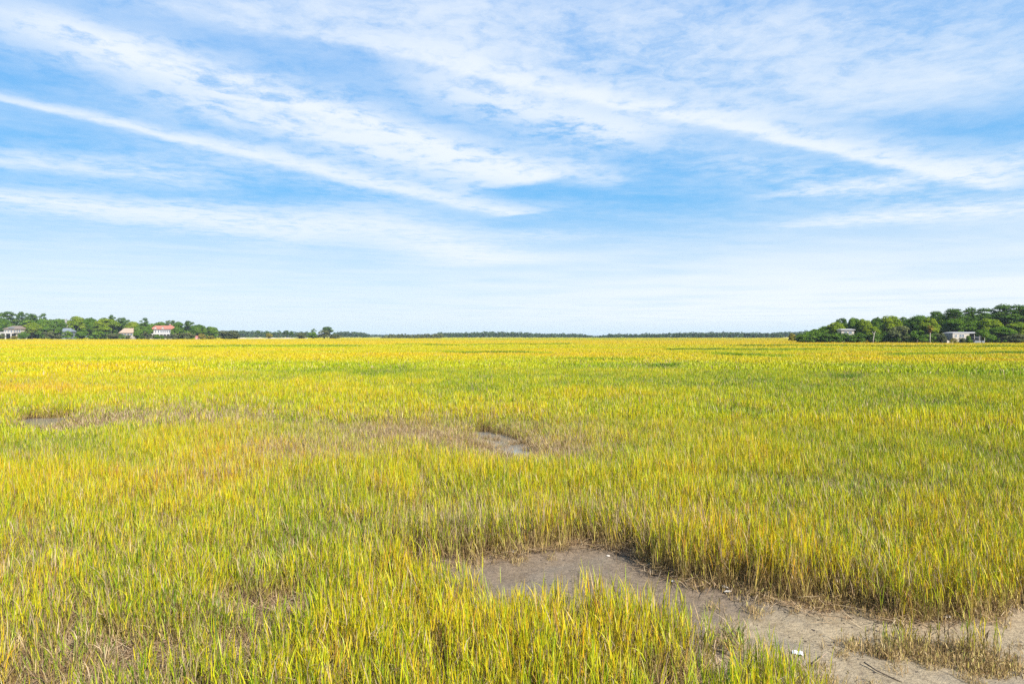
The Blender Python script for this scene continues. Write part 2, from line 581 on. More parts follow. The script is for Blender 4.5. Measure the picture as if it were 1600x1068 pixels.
def clump(name, mat, R_, n_pl, n_leaf, bw, hs=(0.42, 0.72), stem_w=None, nseg=4, dead=0.12, seed=0, square=False, lean_s=0.10, amp=1.0):
    g = np.random.default_rng(1000 + seed)
    if square:
        px, py = g.uniform(-R_, R_, n_pl), g.uniform(-R_, R_, n_pl)
    else:
        rr, th = R_ * np.sqrt(g.random(n_pl)), g.uniform(0, 6.283, n_pl)
        px, py = rr * np.cos(th), rr * np.sin(th)
    hgt = g.uniform(hs[0], hs[1], n_pl) * (1 - 0.12 * g.random(n_pl))
    saz, sle = g.uniform(0, 6.283, n_pl), np.abs(g.normal(0, lean_s, n_pl))
    prnd = g.random(n_pl)
    Vs, Qs, Ts, T_, RN, K = [], [], [], [], [], []
    off = 0

    def add(V, q, t, k, rnd, kind):
        nonlocal off
        Vs.append(V)
        Qs.append(q + off)
        Ts.append(t + off)
        RN.append(np.repeat(rnd, k))
        K.append(np.repeat(kind, k))
        off += len(V)
    # stems
    P0 = np.stack([px, py, np.full(n_pl, -0.03)], 1)
    V, q, t, k = strips(P0, saz, sle, g.normal(0, 0.06, n_pl), hgt * 0.95, np.full(n_pl, stem_w or bw * 0.55), g.uniform(0, 3.14, n_pl), nseg)
    add(V, q, t, k, prnd, np.full(n_pl, 1.0))
    # leaves
    idx = np.repeat(np.arange(n_pl), n_leaf)
    f = np.tile(np.linspace(0.12, 0.95, n_leaf), n_pl) + g.uniform(-0.06, 0.06, len(idx))
    hl = hgt[idx]
    sx = px[idx] + np.sin(sle[idx]) * np.cos(saz[idx]) * f * hl
    sy = py[idx] + np.sin(sle[idx]) * np.sin(saz[idx]) * f * hl
    P0 = np.stack([sx, sy, f * hl * np.cos(sle[idx]) - 0.03], 1)
    az = g.uniform(0, 6.283, len(idx))
    lean = g.uniform(0.10, 0.42, len(idx)) * (1.15 - 0.6 * f)
    curl = g.normal(0.2, 0.28, len(idx)) + (g.random(len(idx)) < 0.13) * g.uniform(0.6, 1.5, len(idx))
    ln = g.uniform(0.24, 0.44, len(idx)) * (hl / 0.6) * (1.1 - 0.35 * f)
    isd = (g.random(len(idx)) < dead * (1.8 - 1.6 * f))
    lean = lean + isd * g.uniform(0.1, 0.6, len(idx))
    curl = curl + isd * g.uniform(0.2, 1.6, len(idx))
    wd = az + 1.571 + g.normal(0, 0.5, len(idx))
    V, q, t, k = strips(P0, az, lean, curl, ln, g.uniform(0.7, 1.15, len(idx)) * bw, wd, nseg)
    rn = 0.5 + (np.clip(0.5 * prnd[idx] + 0.5 * g.random(len(idx)), 0, 1) - 0.5) * 1.2 * amp
    add(V, q, t, k, rn, isd.astype(float) * 2)
    # dry stalks, some of them bent over
    nd = int(n_pl * dead * 3.4)
    if nd:
        ang = np.abs(g.normal(0, 0.32, nd))
        P0 = np.stack([g.uniform(-R_, R_, nd), g.uniform(-R_, R_, nd), np.full(nd, -0.02)], 1)
        V, q, t, k = strips(P0, g.uniform(0, 6.283, nd), ang, (g.random(nd) < 0.45) * g.uniform(0.3, 2.2, nd), g.uniform(0.5, 1.05, nd) * hs[1],
                            g.uniform(0.4, 0.75, nd) * bw, g.uniform(0, 3.14, nd), nseg)
        add(V, q, t, k, g.random(nd), np.full(nd, 2.0))
    V = np.concatenate(Vs)
    me = mesh_np(name, V, np.concatenate(Qs), np.concatenate(Ts), [mat], True,
                 {'t': V[:, 2] / 0.8, 'rnd': np.concatenate(RN), 'kd': np.concatenate(K)})
    return me


def grass_material():
    m, g, p = material('cordgrass')
    g.n.remove(p)
    out = g.n['Material Output']
    at = lambda n_, ty='GEOMETRY': g.new('ShaderNodeAttribute', attribute_name=n_, attribute_type=ty).outputs['Fac']
    t, rnd, kd = at('t'), at('rnd'), at('kd')
    tint, dead, ir = at('tint', 'INSTANCER'), at('dead', 'INSTANCER'), at('irnd', 'INSTANCER')
    mix_r = g.m('ADD', g.m('MULTIPLY', rnd, 0.72), g.m('MULTIPLY', ir, 0.28))
    # colour of the blade: from deep green over yellow green to yellow, orange and straw
    sel = g.m('ADD', g.m('MULTIPLY', g.m('SUBTRACT', mix_r, 0.5), 1.08), tint, clamp=True)
    live = g.ramp(sel, GRASS_RAMP)
    strw = g.ramp(g.m('FRACT', g.m('MULTIPLY', mix_r, 5.7)), [(0.0, (0.12, 0.075, 0.045)), (0.35, (0.26, 0.175, 0.085)), (0.7, (0.42, 0.31, 0.17)), (1.0, (0.34, 0.275, 0.18))])
    r2 = g.m('FRACT', g.m('ADD', g.m('MULTIPLY', mix_r, 13.7), ir))
    isdead = g.m('MAXIMUM', g.m('GREATER_THAN', kd, 1.5), g.m('LESS_THAN', r2, dead))
    c = g.mix(isdead, live, strw)
    # the lower part of each plant has dried to straw
    lo = g.smooth(g.m('ADD', t, g.m('MULTIPLY', g.m('SUBTRACT', r2, 0.5), 0.35)), 0.14, 0.54, 0.88, 0.0)
    lo = g.m('MULTIPLY', lo, 1.0)
    base = g.ramp(r2, [(0.0, (0.16, 0.095, 0.045)), (0.5, (0.37, 0.26, 0.115)), (1.0, (0.40, 0.32, 0.11))])
    c = g.mix(lo, c, base)
    d = g.new('ShaderNodeBsdfDiffuse')
    tr = g.new('ShaderNodeBsdfTranslucent')
    gl = g.new('ShaderNodeBsdfGlossy')
    gl.inputs['Roughness'].default_value = 0.45
    gl.inputs['Color'].default_value = (0.8, 0.8, 0.75, 1)
    g.l.new(c, d.inputs[0])
    g.l.new(c, tr.inputs[0])
    a = g.new('ShaderNodeMixShader')
    a.inputs[0].default_value = 0.25
    g.l.new(d.outputs[0], a.inputs[1])
    g.l.new(tr.outputs[0], a.inputs[2])
    b = g.new('ShaderNodeMixShader')
    b.inputs[0].default_value = 0.02
    g.l.new(a.outputs[0], b.inputs[1])
    g.l.new(gl.outputs[0], b.inputs[2])
    g.l.new(b.outputs[0], out.inputs[0])
    return m


GRASS_RAMP = [(0.0, (0.06, 0.125, 0.006)), (0.2, (0.18, 0.26, 0.007)), (0.42, (0.35, 0.37, 0.008)), (0.62, (0.455, 0.378, 0.007)),
              (0.80, (0.50, 0.34, 0.011)), (0.92, (0.45, 0.20, 0.016)), (1.0, (0.38, 0.18, 0.05))]
M_GRASS = grass_material()


def scatter(name, sources, pts, rot, scl, idx, tint, dead, label, vary=1.0):
    """one stuff object: source clumps set out on points by geometry nodes"""
    c = bpy.data.collections.new(name + '_sources')
    for k, me in enumerate(sources):
        o = bpy.data.objects.new('%s_source_%02d' % (name, k), me)
        c.objects.link(o)
    me = mesh_np(name, pts, attrs={'rot': rot, 'scl': scl, 'idx': idx, 'tint': tint, 'dead': dead, 'irnd': 0.5 + (rng.random(len(pts)) - 0.5) * vary})
    o = obj(name, me)
    tag(o, label, None, None, 'stuff')
    t = bpy.data.node_groups.new(name, 'GeometryNodeTree')
    t.interface.new_socket('Geometry', in_out='INPUT', socket_type='NodeSocketGeometry')
    t.interface.new_socket('Geometry', in_out='OUTPUT', socket_type='NodeSocketGeometry')
    g = NT(t)
    gi, go = g.new('NodeGroupInput'), g.new('NodeGroupOutput')
    ci = g.new('GeometryNodeCollectionInfo')
    ci.inputs['Collection'].default_value = c
    ci.inputs['Separate Children'].default_value = True
    ci.inputs['Reset Children'].default_value = True
    ip = g.new('GeometryNodeInstanceOnPoints')

    def na(n_, ty):
        x = g.new('GeometryNodeInputNamedAttribute', data_type=ty)
        x.inputs[0].default_value = n_
        return x.outputs[0]
    g.l.new(gi.outputs[0], ip.inputs['Points'])
    g.l.new(ci.outputs[0], ip.inputs['Instance'])
    ip.inputs['Pick Instance'].default_value = True
    g.l.new(na('idx', 'FLOAT'), ip.inputs['Instance Index'])
    er = g.new('FunctionNodeEulerToRotation')
    g.l.new(na('rot', 'FLOAT_VECTOR'), er.inputs[0])
    g.l.new(er.outputs[0], ip.inputs['Rotation'])
    g.l.new(na('scl', 'FLOAT_VECTOR'), ip.inputs['Scale'])
    g.l.new(ip.outputs[0], go.inputs[0])
    md = o.modifiers.new('scatter', 'NODES')
    md.node_group = t
    return o


def sector(r0, r1, step, half=50):
    """jittered points of the plain between two ranges in front of the camera"""
    n = int(r1 * 2 / step) + 2
    xs = np.arange(-r1, r1, step)
    ys = np.arange(0, r1, step)
    X, Y = np.meshgrid(xs, ys)
    x = (X + rng.uniform(-0.5, 0.5, X.shape) * step).ravel()
    y = (Y + rng.uniform(-0.5, 0.5, X.shape) * step).ravel()
    r = np.hypot(x, y)
    k = (r >= r0) & (r < r1) & (np.abs(np.degrees(np.arctan2(x, y))) < half)
    return x[k], y[k]


def zground(x, y):
    b = bed(x, y)
    near = np.clip((60 - np.hypot(x, y)) / 40, 0, 1)
    return -0.10 * b + near * ((fbm(x, y, 1.1, 11, 4) - 0.5) * 0.10 * (1 - 0.55 * b))


def field(x, y):
    """what grows at each point: presence 0..1, yellowness, deadness, height factor"""
    u, v = survey(x, y)
    ve = HV + (v - HV) * 0.8             # row in which the canopy top over this point shows
    r = np.hypot(x, y)
    n1, n2, n3 = fbm(x, y, 3.5, 21), fbm(x, y, 14, 31), fbm(x, y, 70, 41)
    n0 = fbm(x, y, 0.9, 61, 2)
    near0, near1 = np.clip(1 - (r - 35) / 40, 0, 1), np.clip(1 - (r - 80) / 90, 0.1, 1)
    tint = 0.43 + (n1 - 0.5) * 0.42 * near1 + (n2 - 0.5) * 0.42 + (n3 - 0.5) * 0.2 * np.clip(r / 80, 0, 1) + (n0 - 0.5) * 0.30 * near0
    # farther marsh runs to gold
    tint = tint + 0.12 * np.clip((r - 40) / 120, 0, 1) + 0.04 * np.clip((r - 150) / 300, 0, 1)
    band = fbm(x / 6, y, 26, 51)
    fa = np.clip((r - 45) / 80, 0, 1)
    tint = tint + (band - 0.5) * 0.8 * fa + (fbm(x / 4, y, 110, 57) - 0.5) * 1.3 * np.clip((r - 90) / 120, 0, 1) + (fbm(x / 4, y, 330, 58) - 0.5) * 1.5 * np.clip((r - 250) / 250, 0, 1)
    dead = 0.07 + 0.4 * np.clip(0.5 - n1, 0, 1) + np.clip(0.52 - n0, 0, 1) * 0.55 * near0
    hf = 1 + (n1 - 0.5) * 0.45 * near1 + (n0 - 0.5) * 0.5 * near0
    pres = np.ones_like(x)
    # brown, thin areas
    for cu, cv, ru, rv, a in ((740, 666, 170, 22, 0.6), (870, 685, 90, 16, 0.5), (610, 655, 90, 14, 0.55), (330, 640, 120, 16, 0.6), (150, 640, 110, 12, 0.6), (60, 648, 60, 8, 0.5),
                              (450, 685, 80, 20, 0.55), (560, 690, 60, 14, 0.4), (1030, 569, 30, 4, 0.8), (1325, 585, 26, 4, 0.7), (265, 561, 30, 3.5, 0.7), (60, 700, 60, 12, 0.25),
                              (900, 790, 200, 30, 0.30), (640, 790, 100, 25, 0.25), (1250, 860, 160, 40, 0.15), (300, 725, 120, 20, 0.25), (40, 860, 90, 60, 0.25), (90, 990, 130, 55, 0.45),
                              (240, 1010, 60, 30, 0.2)):
        e = ell(u, ve, cu, cv, ru, rv)
        dead = dead + a * e
        hf = hf * (1 - 0.35 * a * e)
        pres = pres * (1 - 0.45 * a * e)
    # gold streaks and green stretches
    for cu, cv, ru, rv, a in ((60, 600, 110, 10, 0.32), (150, 572, 160, 5, 0.14), (900, 552, 500, 3, 0.12), (1450, 562, 220, 4, 0.15), (650, 552, 300, 3, 0.1), (500, 545, 500, 5, 0.1),
                              (150, 560, 300, 4, -0.2), (1250, 590, 300, 10, -0.10), (500, 580, 150, 14, -0.10), (1350, 670, 330, 70, -0.15), (110, 690, 80, 25, -0.12), (480, 760, 90, 40, -0.10),
                              (720, 740, 150, 30, -0.04), (820, 770, 60, 30, 0.05), (1290, 790, 250, 60, 0.05), (1500, 830, 150, 60, 0.08), (640, 960, 150, 80, 0.10), (330, 900, 180, 120, 0.08),
                              (900, 980, 120, 60, 0.06), (210, 760, 200, 60, 0.07), (380, 700, 70, 30, 0.14), (1100, 1040, 200, 40, -0.1)):
        tint = tint + a * ell(u, ve, cu, cv, ru, rv)
    # straw covered corner at lower left and gaps in the near stand
    gap = fbm(x, y, 0.75, 71, 2)
    nearb = np.clip((20 - r) / 9, 0, 1)
    left = np.clip((520 - u) / 420, 0, 1)
    pres = pres * (1 - nearb * np.clip((gap - 0.56 + 0.06 * left) * 7, 0, 0.85) * np.where((u > 760) & (v < 1000), 0.35, 1.0))
    pres = pres * (1 - 0.35 * ell(u, v, 40, 1075, 190, 75)) * (1 - 0.1 * ell(u, v, 90, 960, 120, 60))
    # thin short fringe along the near side of the creek
    fr = ell(u, v, 1170, 1075, 150, 62)
    pres = pres * (1 - 0.35 * fr)
    hf = hf * (1 - 0.25 * fr)
    tint = tint - 0.18 * fr
    dead = dead + 0.15 * fr
    # pale stand along the far side of the creek shows its dry stems
    hf = hf * (1 + 0.10 * ell(u, v, 700, 868, 260, 22))
    hf = hf * (1 - 0.5 * ell(u, v, 785, 716, 85, 30)) * (1 - 0.45 * ell(u, v, 70, 680, 90, 22))
    dead = dead + 0.2 * ell(u, v, 785, 715, 90, 32)
    hf = hf * (1 - 0.32 * ell(u, v, 745, 985, 110, 42))
    hitall = np.zeros(len(x), bool)
    # far creeks: shade of the banks tinted into the grass as dark green lines
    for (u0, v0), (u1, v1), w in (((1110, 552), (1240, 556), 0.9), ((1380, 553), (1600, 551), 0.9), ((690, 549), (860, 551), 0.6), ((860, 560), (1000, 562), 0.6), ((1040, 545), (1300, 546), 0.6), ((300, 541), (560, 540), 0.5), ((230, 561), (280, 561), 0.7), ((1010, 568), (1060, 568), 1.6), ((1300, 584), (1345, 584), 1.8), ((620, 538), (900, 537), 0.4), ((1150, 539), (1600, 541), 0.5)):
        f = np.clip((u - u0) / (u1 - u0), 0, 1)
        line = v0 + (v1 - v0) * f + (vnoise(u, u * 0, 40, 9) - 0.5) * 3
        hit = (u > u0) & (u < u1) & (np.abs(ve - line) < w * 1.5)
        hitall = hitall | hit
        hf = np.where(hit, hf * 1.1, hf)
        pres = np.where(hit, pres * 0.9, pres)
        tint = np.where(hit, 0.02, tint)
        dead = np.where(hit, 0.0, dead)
    dead = dead * (1 - 0.6 * np.clip((r - 60) / 100, 0, 1))
    tint = np.minimum(tint, 0.76 - 0.04 * np.clip((r - 40) / 80, 0, 1))
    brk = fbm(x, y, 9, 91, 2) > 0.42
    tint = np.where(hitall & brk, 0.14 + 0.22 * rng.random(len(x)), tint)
    return pres, np.clip(tint, 0.05, 0.95), np.clip(dead, 0.02, 0.95), np.clip(hf, 0.3, 1.4)


def build_grass():
    LOD = [
        # name, range, step, source meshes
        ('marsh_grass', 4.0, 27, 0.185, [clump('grass_clump', M_GRASS, 0.17, 15, 6, 0.0085, (0.33, 0.65), seed=k, dead=0.10 + 0.05 * (k % 3), lean_s=0.09 if k < 7 else 0.34) for k in range(10)],
         'yellow green cordgrass covering the near marsh around the creek'),
        ('marsh_grass', 27, 66, 0.46, [clump('grass_clump', M_GRASS, 0.40, 54, 5, 0.017, (0.36, 0.66), seed=20 + k, nseg=3, amp=0.8) for k in range(6)],
         'yellow green cordgrass of the middle marsh around the grey pool'),
        ('marsh_grass', 66, 190, 1.4, [clump('grass_clump', M_GRASS, 1.2, 150, 3, 0.055, seed=40 + k, nseg=3, amp=0.32, dead=0.05) for k in range(5)],
         'golden cordgrass beyond the pools with creek bank shade tinted in as darker lines'),
        ('marsh_grass', 190, 620, 4.6, [clump('grass_clump', M_GRASS, 3.6, 260, 3, 0.15, seed=60 + k, nseg=3, amp=0.18, dead=0.0) for k in range(4)],
         'golden cordgrass of the far marsh before the wooded shores'),
        ('marsh_grass', 620, 1500, 14, [clump('grass_clump', M_GRASS, 11, 220, 3, 0.7, seed=80 + k, nseg=3, amp=0.2, dead=0.0) for k in range(3)],
         'band of golden cordgrass along the horizon below the far woods'),
    ]
    for name, r0, r1, st, src, lab in LOD:
        x, y = sector(r0, r1, st)
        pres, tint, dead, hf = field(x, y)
        fr = in_poly(*wobble(x, y), FRINGE) & bare(x, y)
        inpool = in_poly(*survey(x, y), POOL)
        fr = fr | (inpool & (fbm(x, y, 0.9, 78, 2) > 0.56))
        if r0 < 20:      # the stand is fullest along the far bank of the creek
            bank = bare(x, y - 0.9) & ~bare(x, y) & (y < 16)
            pres, hf, dead = np.where(bank, 1.0, pres), np.where(bank, np.maximum(hf, 0.95) * 1.12, hf), np.where(bank, np.maximum(dead, 0.16), dead)
        keep = (rng.random(len(x)) < np.where(fr, 0.62 * (fbm(x, y, 0.6, 77, 2) > 0.44), pres)) & (fr | ~bare(x, y))
        hf, tint, dead = np.where(fr, hf * rng.uniform(0.4, 0.85, len(x)), hf), np.where(fr, tint - 0.22, tint), np.where(fr, dead + 0.3, dead)
        x, y, tint, dead, hf = x[keep], y[keep], tint[keep], dead[keep], hf[keep]
        n = len(x)
        rot = np.stack([rng.normal(0, 0.085, n), rng.normal(0, 0.085, n), rng.uniform(0, 6.283, n)], 1)
        if r0 > 60:
            rot[:, :2] = 0
        s = rng.uniform(0.9, 1.12, n)
        scl = np.stack([s, s, s * hf], 1)
        pts = np.stack([x, y, zground(x, y)], 1)
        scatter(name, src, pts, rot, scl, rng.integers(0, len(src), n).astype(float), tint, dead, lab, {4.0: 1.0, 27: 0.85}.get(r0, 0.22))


build_grass()


def litter_clump(seed, n=26, R_=0.2, w=0.008):
    g = np.random.default_rng(3000 + seed)
    P0 = np.stack([g.uniform(-R_, R_, n), g.uniform(-R_, R_, n), g.uniform(0.004, 0.05, n)], 1)
    main = g.uniform(0, 6.28)
    az = main + g.normal(0, 0.9, n)
    V, q, t, k = strips(P0, az, g.uniform(1.38, 1.6, n), g.normal(0.05, 0.12, n), g.uniform(0.12, 0.42, n), g.uniform(0.6, 1.2, n) * w, az + 1.571, 3)
    V[:, 2] = np.maximum(V[:, 2], 0.003 + 0.01 * g.random(len(V)))
    return mesh_np('straw_litter', V, q, t, [M_STRAW], True, {'rnd': np.repeat(g.random(n), k)})


def straw_material():
    m, g, p = material('dry_straw')
    at = lambda n_, ty='GEOMETRY': g.new('ShaderNodeAttribute', attribute_name=n_, attribute_type=ty).outputs['Fac']
    r = g.m('FRACT', g.m('ADD', at('rnd'), g.m('MULTIPLY', at('irnd', 'INSTANCER'), 3.7)))
    g.l.new(g.ramp(r, [(0, (0.09, 0.055, 0.03)), (0.4, (0.22, 0.14, 0.07)), (0.75, (0.34, 0.235, 0.13)), (1, (0.40, 0.32, 0.21))]), p.inputs['Base Color'])
    p.inputs['Roughness'].default_value = 0.7
    p.inputs['Specular IOR Level'].default_value = 0.2
    return m


M_STRAW = straw_material()


def build_litter():
    src = [litter_clump(k) for k in range(6)]
    x, y = sector(4, 24, 0.17)
    u, v = wobble(x, y)
    n0 = fbm(x, y, 1.3, 81, 2)
    w = 0.25 + 0.5 * np.clip((n0 - 0.4) * 4, 0, 1)
    w = w + 0.9 * ell(u, v, 60, 1060, 260, 120) + 0.3 * (u < 500)
    inb = bare(x, y)
    w = np.where(inb, 0.0, w)
    k = rng.random(len(x)) < w
    x, y = x[k], y[k]
    # wisps along the edge of the creek
    ex, ey = [], []
    for (a, b) in zip(CREEK[:22], CREEK[1:23]):
        for _ in range(2):
            f = random.random()
            q = ground_at(a[0] + (b[0] - a[0]) * f, a[1] + (b[1] - a[1]) * f)
            ex.append(q[0] + random.gauss(0, 0.12))
            ey.append(q[1] + random.gauss(0, 0.12))
    x, y = np.append(x, ex), np.append(y, ey)
    n = len(x)
    rot = np.stack([rng.normal(0, 0.06, n), rng.normal(0, 0.06, n), rng.uniform(0, 6.283, n)], 1)
    s = rng.uniform(0.8, 1.25, n)
    scatter('straw_litter', src, np.stack([x, y, zground(x, y) + 0.005], 1), rot, np.stack([s, s, s], 1), rng.integers(0, 6, n).astype(float), np.zeros(n), np.zeros(n),
            'dry straw lying flat on the mud between the grass')


build_litter()


# ------------------------------------------------------------------ woods and houses on the shores
def leaf_material(name, stops, trans=0.25):
    m, g, p = material(name)
    g.n.remove(p)
    out = g.n['Material Output']
    r = g.new('ShaderNodeAttribute', attribute_name='rnd').outputs['Fac']
    oi = g.new('ShaderNodeObjectInfo').outputs['Random']
    f = g.m('ADD', g.m('MULTIPLY', r, 0.8), g.m('MULTIPLY', oi, 0.2))
    stops = [(q, tuple(v * 0.76 for v in c)) for q, c in stops]
    c = g.ramp(f, stops)
    d, tr = g.new('ShaderNodeBsdfDiffuse'), g.new('ShaderNodeBsdfTranslucent')
    g.l.new(c, d.inputs[0])
    g.l.new(c, tr.inputs[0])
    a = g.new('ShaderNodeMixShader')
    a.inputs[0].default_value = trans
    g.l.new(d.outputs[0], a.inputs[1])
    g.l.new(tr.outputs[0], a.inputs[2])
    g.l.new(a.outputs[0], out.inputs[0])
    return m


L_OAK = leaf_material('oak_leaves', [(0, (0.045, 0.10, 0.012)), (0.5, (0.10, 0.19, 0.018)), (1, (0.18, 0.27, 0.025))])
L_BRIGHT = leaf_material('bright_leaves', [(0, (0.09, 0.16, 0.012)), (0.5, (0.20, 0.28, 0.018)), (1, (0.30, 0.34, 0.028))])
L_PINE = leaf_material('pine_needles', [(0, (0.03, 0.07, 0.014)), (0.5, (0.07, 0.135, 0.018)), (1, (0.12, 0.19, 0.028))])
L_OLIVE = leaf_material('olive_leaves', [(0, (0.06, 0.075, 0.03)), (0.5, (0.12, 0.14, 0.055)), (1, (0.19, 0.19, 0.08))])
L_GOLD = leaf_material('yellowing_leaves', [(0, (0.12, 0.13, 0.02)), (0.5, (0.25, 0.22, 0.03)), (1, (0.38, 0.27, 0.06))])
L_FAR = leaf_material('far_woods_leaves', [(0, (0.03, 0.06, 0.025)), (0.5, (0.06, 0.10, 0.035)), (1, (0.10, 0.14, 0.05))])
L_RUST = leaf_material('dead_frond', [(0, (0.22, 0.10, 0.03)), (1, (0.42, 0.22, 0.07))])
M_BARK = plain('bark', (0.13, 0.095, 0.07), 0.9, 0.35)
M_PALEBARK = plain('pale_bark', (0.42, 0.36, 0.30), 0.9, 0.25)


def leaves(lobes, size, dens, seed, flat=0.35, hollow=0.7):
    """leaf sprays over ellipsoid clumps: lobes = [(centre, radii)]"""
    g = np.random.default_rng(seed)
    P, N, RN = [], [], []
    for c, r in lobes:
        r = np.asarray(r, float)
        area = 4 * math.pi * (((r[0] * r[1]) ** 1.6 + (r[0] * r[2]) ** 1.6 + (r[1] * r[2]) ** 1.6) / 3) ** (1 / 1.6)
        n = max(6, int(area * dens / size ** 2))
        d = g.normal(size=(n, 3))
        d /= np.linalg.norm(d, axis=1)[:, None]
        d[:, 2] = np.where(d[:, 2] < -0.3, -d[:, 2] * 0.4, d[:, 2])
        rad = g.uniform(hollow, 1.08, n)[:, None]
        P.append(np.asarray(c) + d * r * rad)
        nn = d / r
        nn = nn / np.linalg.norm(nn, axis=1)[:, None] + g.normal(0, 0.55, (n, 3)) + np.array([0, 0, flat])
        N.append(nn / np.linalg.norm(nn, axis=1)[:, None])
        RN.append(np.clip(0.6 * g.random() + 0.4 * g.random(n), 0, 1))
    P, N, RN = np.concatenate(P), np.concatenate(N), np.concatenate(RN)
    n = len(P)
    a = np.cross(N, g.normal(size=(n, 3)))
    a /= np.linalg.norm(a, axis=1)[:, None] + 1e-9
    b = np.cross(N, a)
    s = size * g.uniform(0.5, 1.0, n)[:, None]
    k = g.uniform(0.45, 0.9, n)[:, None]
    V = np.stack([P - a * s, P - b * s * k, P + a * s, P + b * s * k], 1).reshape(-1, 3)
    q = np.arange(n * 4).reshape(n, 4)
    return V, q, np.repeat(RN, 4)


def crown_mesh(name, lobes, size, dens, seed, mat, **k):
    V, q, r = leaves(lobes, size, dens, seed, **k)
    return mesh_np(name, V, q, None, [mat], False, {'rnd': r})


def oak_lobes(g, n=22, w=1.0, h=1.0, low=0.28):
    """domed crown, unit width 1 and height 1"""
    L = [((0, 0, 0.62), (0.26, 0.26, 0.22))]
    for k in range(n):
        th, e = g.uniform(0, 6.283), g.uniform(-0.15, 1.0)
        rr = math.sqrt(max(0, 1 - max(e, 0) ** 2)) * g.uniform(0.72, 1.0)
        x, y, z = 0.37 * rr * math.cos(th), 0.37 * rr * math.sin(th), low + 0.22 + 0.36 * e
        s = g.uniform(0.13, 0.21)
        L.append(((x * w, y * w, z * h), (s, s, s * g.uniform(0.55, 0.8))))
    return L


def pine_lobes(g, n=13, first=0.55, spread=0.36):
    L = []
    for k in range(n):
        f = (k + 0.5) / n
        z = first + (0.93 - first) * f
        rr = spread * (0.55 + 0.75 * math.sin(math.pi * min(1, 0.25 + f * 0.62))) * g.uniform(0.35, 1.0)
        if k == n - 1:
            rr *= 0.3
        th = k * 2.4 + g.uniform(-0.5, 0.5)
        s = g.uniform(0.13, 0.21)
        L.append(((rr * math.cos(th), rr * math.sin(th), z), (s, s, s * g.uniform(0.34, 0.52))))
    return L


def trunk_mesh(g, lobes, z_split, r0, aspect, mat, bend=0.02, top=None):
    """tapered trunk with limbs reaching into the clumps; unit tree, so girth is divided by aspect on the way"""
    b = MB()
    top = top or max(c[2] for c, r in lobes)
    pts = [(0, 0, -0.03)] + [(g.normal(0, bend), g.normal(0, bend), top * f) for f in (0.25, 0.5, 0.75, 0.97)]
    b.tube(pts, [r0 * 1.25, r0, r0 * 0.8, r0 * 0.55, r0 * 0.2], 7)
    for c, r in lobes:
        z0 = min(z_split + g.uniform(0, 0.12), c[2] - 0.03)
        z0 = max(z0, c[2] - 0.28)
        f = z0 / top
        j = min(3, int(f * 4))
        p0, p1 = Vector(pts[j]), Vector(pts[j + 1])
        s = p0.lerp(p1, min(1, max(0, (z0 - p0.z) / (p1.z - p0.z + 1e-6))))
        e = Vector(c)
        mid = s.lerp(e, 0.55) + Vector((0, 0, 0.025))
        b.tube([s, mid, e], [r0 * 0.42, r0 * 0.28, r0 * 0.12], 5)
    return b.mesh('trunk', mat, True)


TREES = {}


def make_tree_kinds():
    g = np.random.default_rng(5)
    for k in range(4):
        lo = oak_lobes(g, 24 + 2 * k)
        TREES['oak', k] = (trunk_mesh(g, lo, 0.22, 0.026, 1, M_BARK), crown_mesh('crown', lo, 0.027, 1.0, 200 + k, L_OAK))
        TREES['bright', k] = (TREES['oak', k][0], crown_mesh('crown', oak_lobes(g, 26), 0.027, 1.0, 230 + k, L_BRIGHT))
    for k in range(5):
        lo = pine_lobes(g, 17 + k, 0.5 + 0.05 * (k % 3), 0.34)
        TREES['pine', k] = (trunk_mesh(g, lo, 0.4, 0.016, 1, M_BARK, 0.015), crown_mesh('crown', lo, 0.024, 1.0, 260 + k, L_PINE, flat=0.7, hollow=0.4))
    for k in range(3):
        lo = pine_lobes(g, 7, 0.62, 0.30)
        TREES['thin', k] = (trunk_mesh(g, lo, 0.45, 0.016, 1, M_BARK, 0.03), crown_mesh('crown', lo, 0.035, 0.75, 280 + k, L_PINE, flat=0.7, hollow=0.4))
    for k in range(3):
        lo = [((g.uniform(-0.34, 0.34), g.uniform(-0.3, 0.3), g.uniform(0.2, 0.72)), (s, s, s * 0.95)) for s in g.uniform(0.14, 0.26, 16)]
        st = trunk_mesh(g, lo, 0.05, 0.03, 1, M_BARK)
        for kind, mt in (('shrub', L_OLIVE), ('greenshrub', L_OAK), ('goldshrub', L_GOLD)):
            TREES[kind, k] = (st, crown_mesh('crown', lo, 0.05, 1.0, 300 + k, mt))


make_tree_kinds()


def on_land(u, d):
    return ((u - 800) / F * d, d)


def tree(name, kind, var, u0, u1, vtop, d, label, cat='tree', group=None, rz=None):
    """a tree seen from u0 to u1 in the survey, its top at row vtop, at range d"""
    x, y = on_land((u0 + u1) / 2, d)
    h = H + (HV - vtop) * d / F
    w = (u1 - u0) * d / F
    o = bpy.data.objects.new(name, None)
    link(o)
    tag(o, label, cat, group)
    o.location = (x, y, 0)
    o.rotation_euler = (0, 0, rz if rz is not None else random.uniform(0, 6.283))
    tm, cm = TREES[kind, var]
    for n_, me in (('trunk', tm), ('crown', cm)):
        c = obj(n_, me, o)
        top = 0.98 if kind in ('oak', 'bright') else 0.97
        c.scale = (w, w, h / top)
    return o


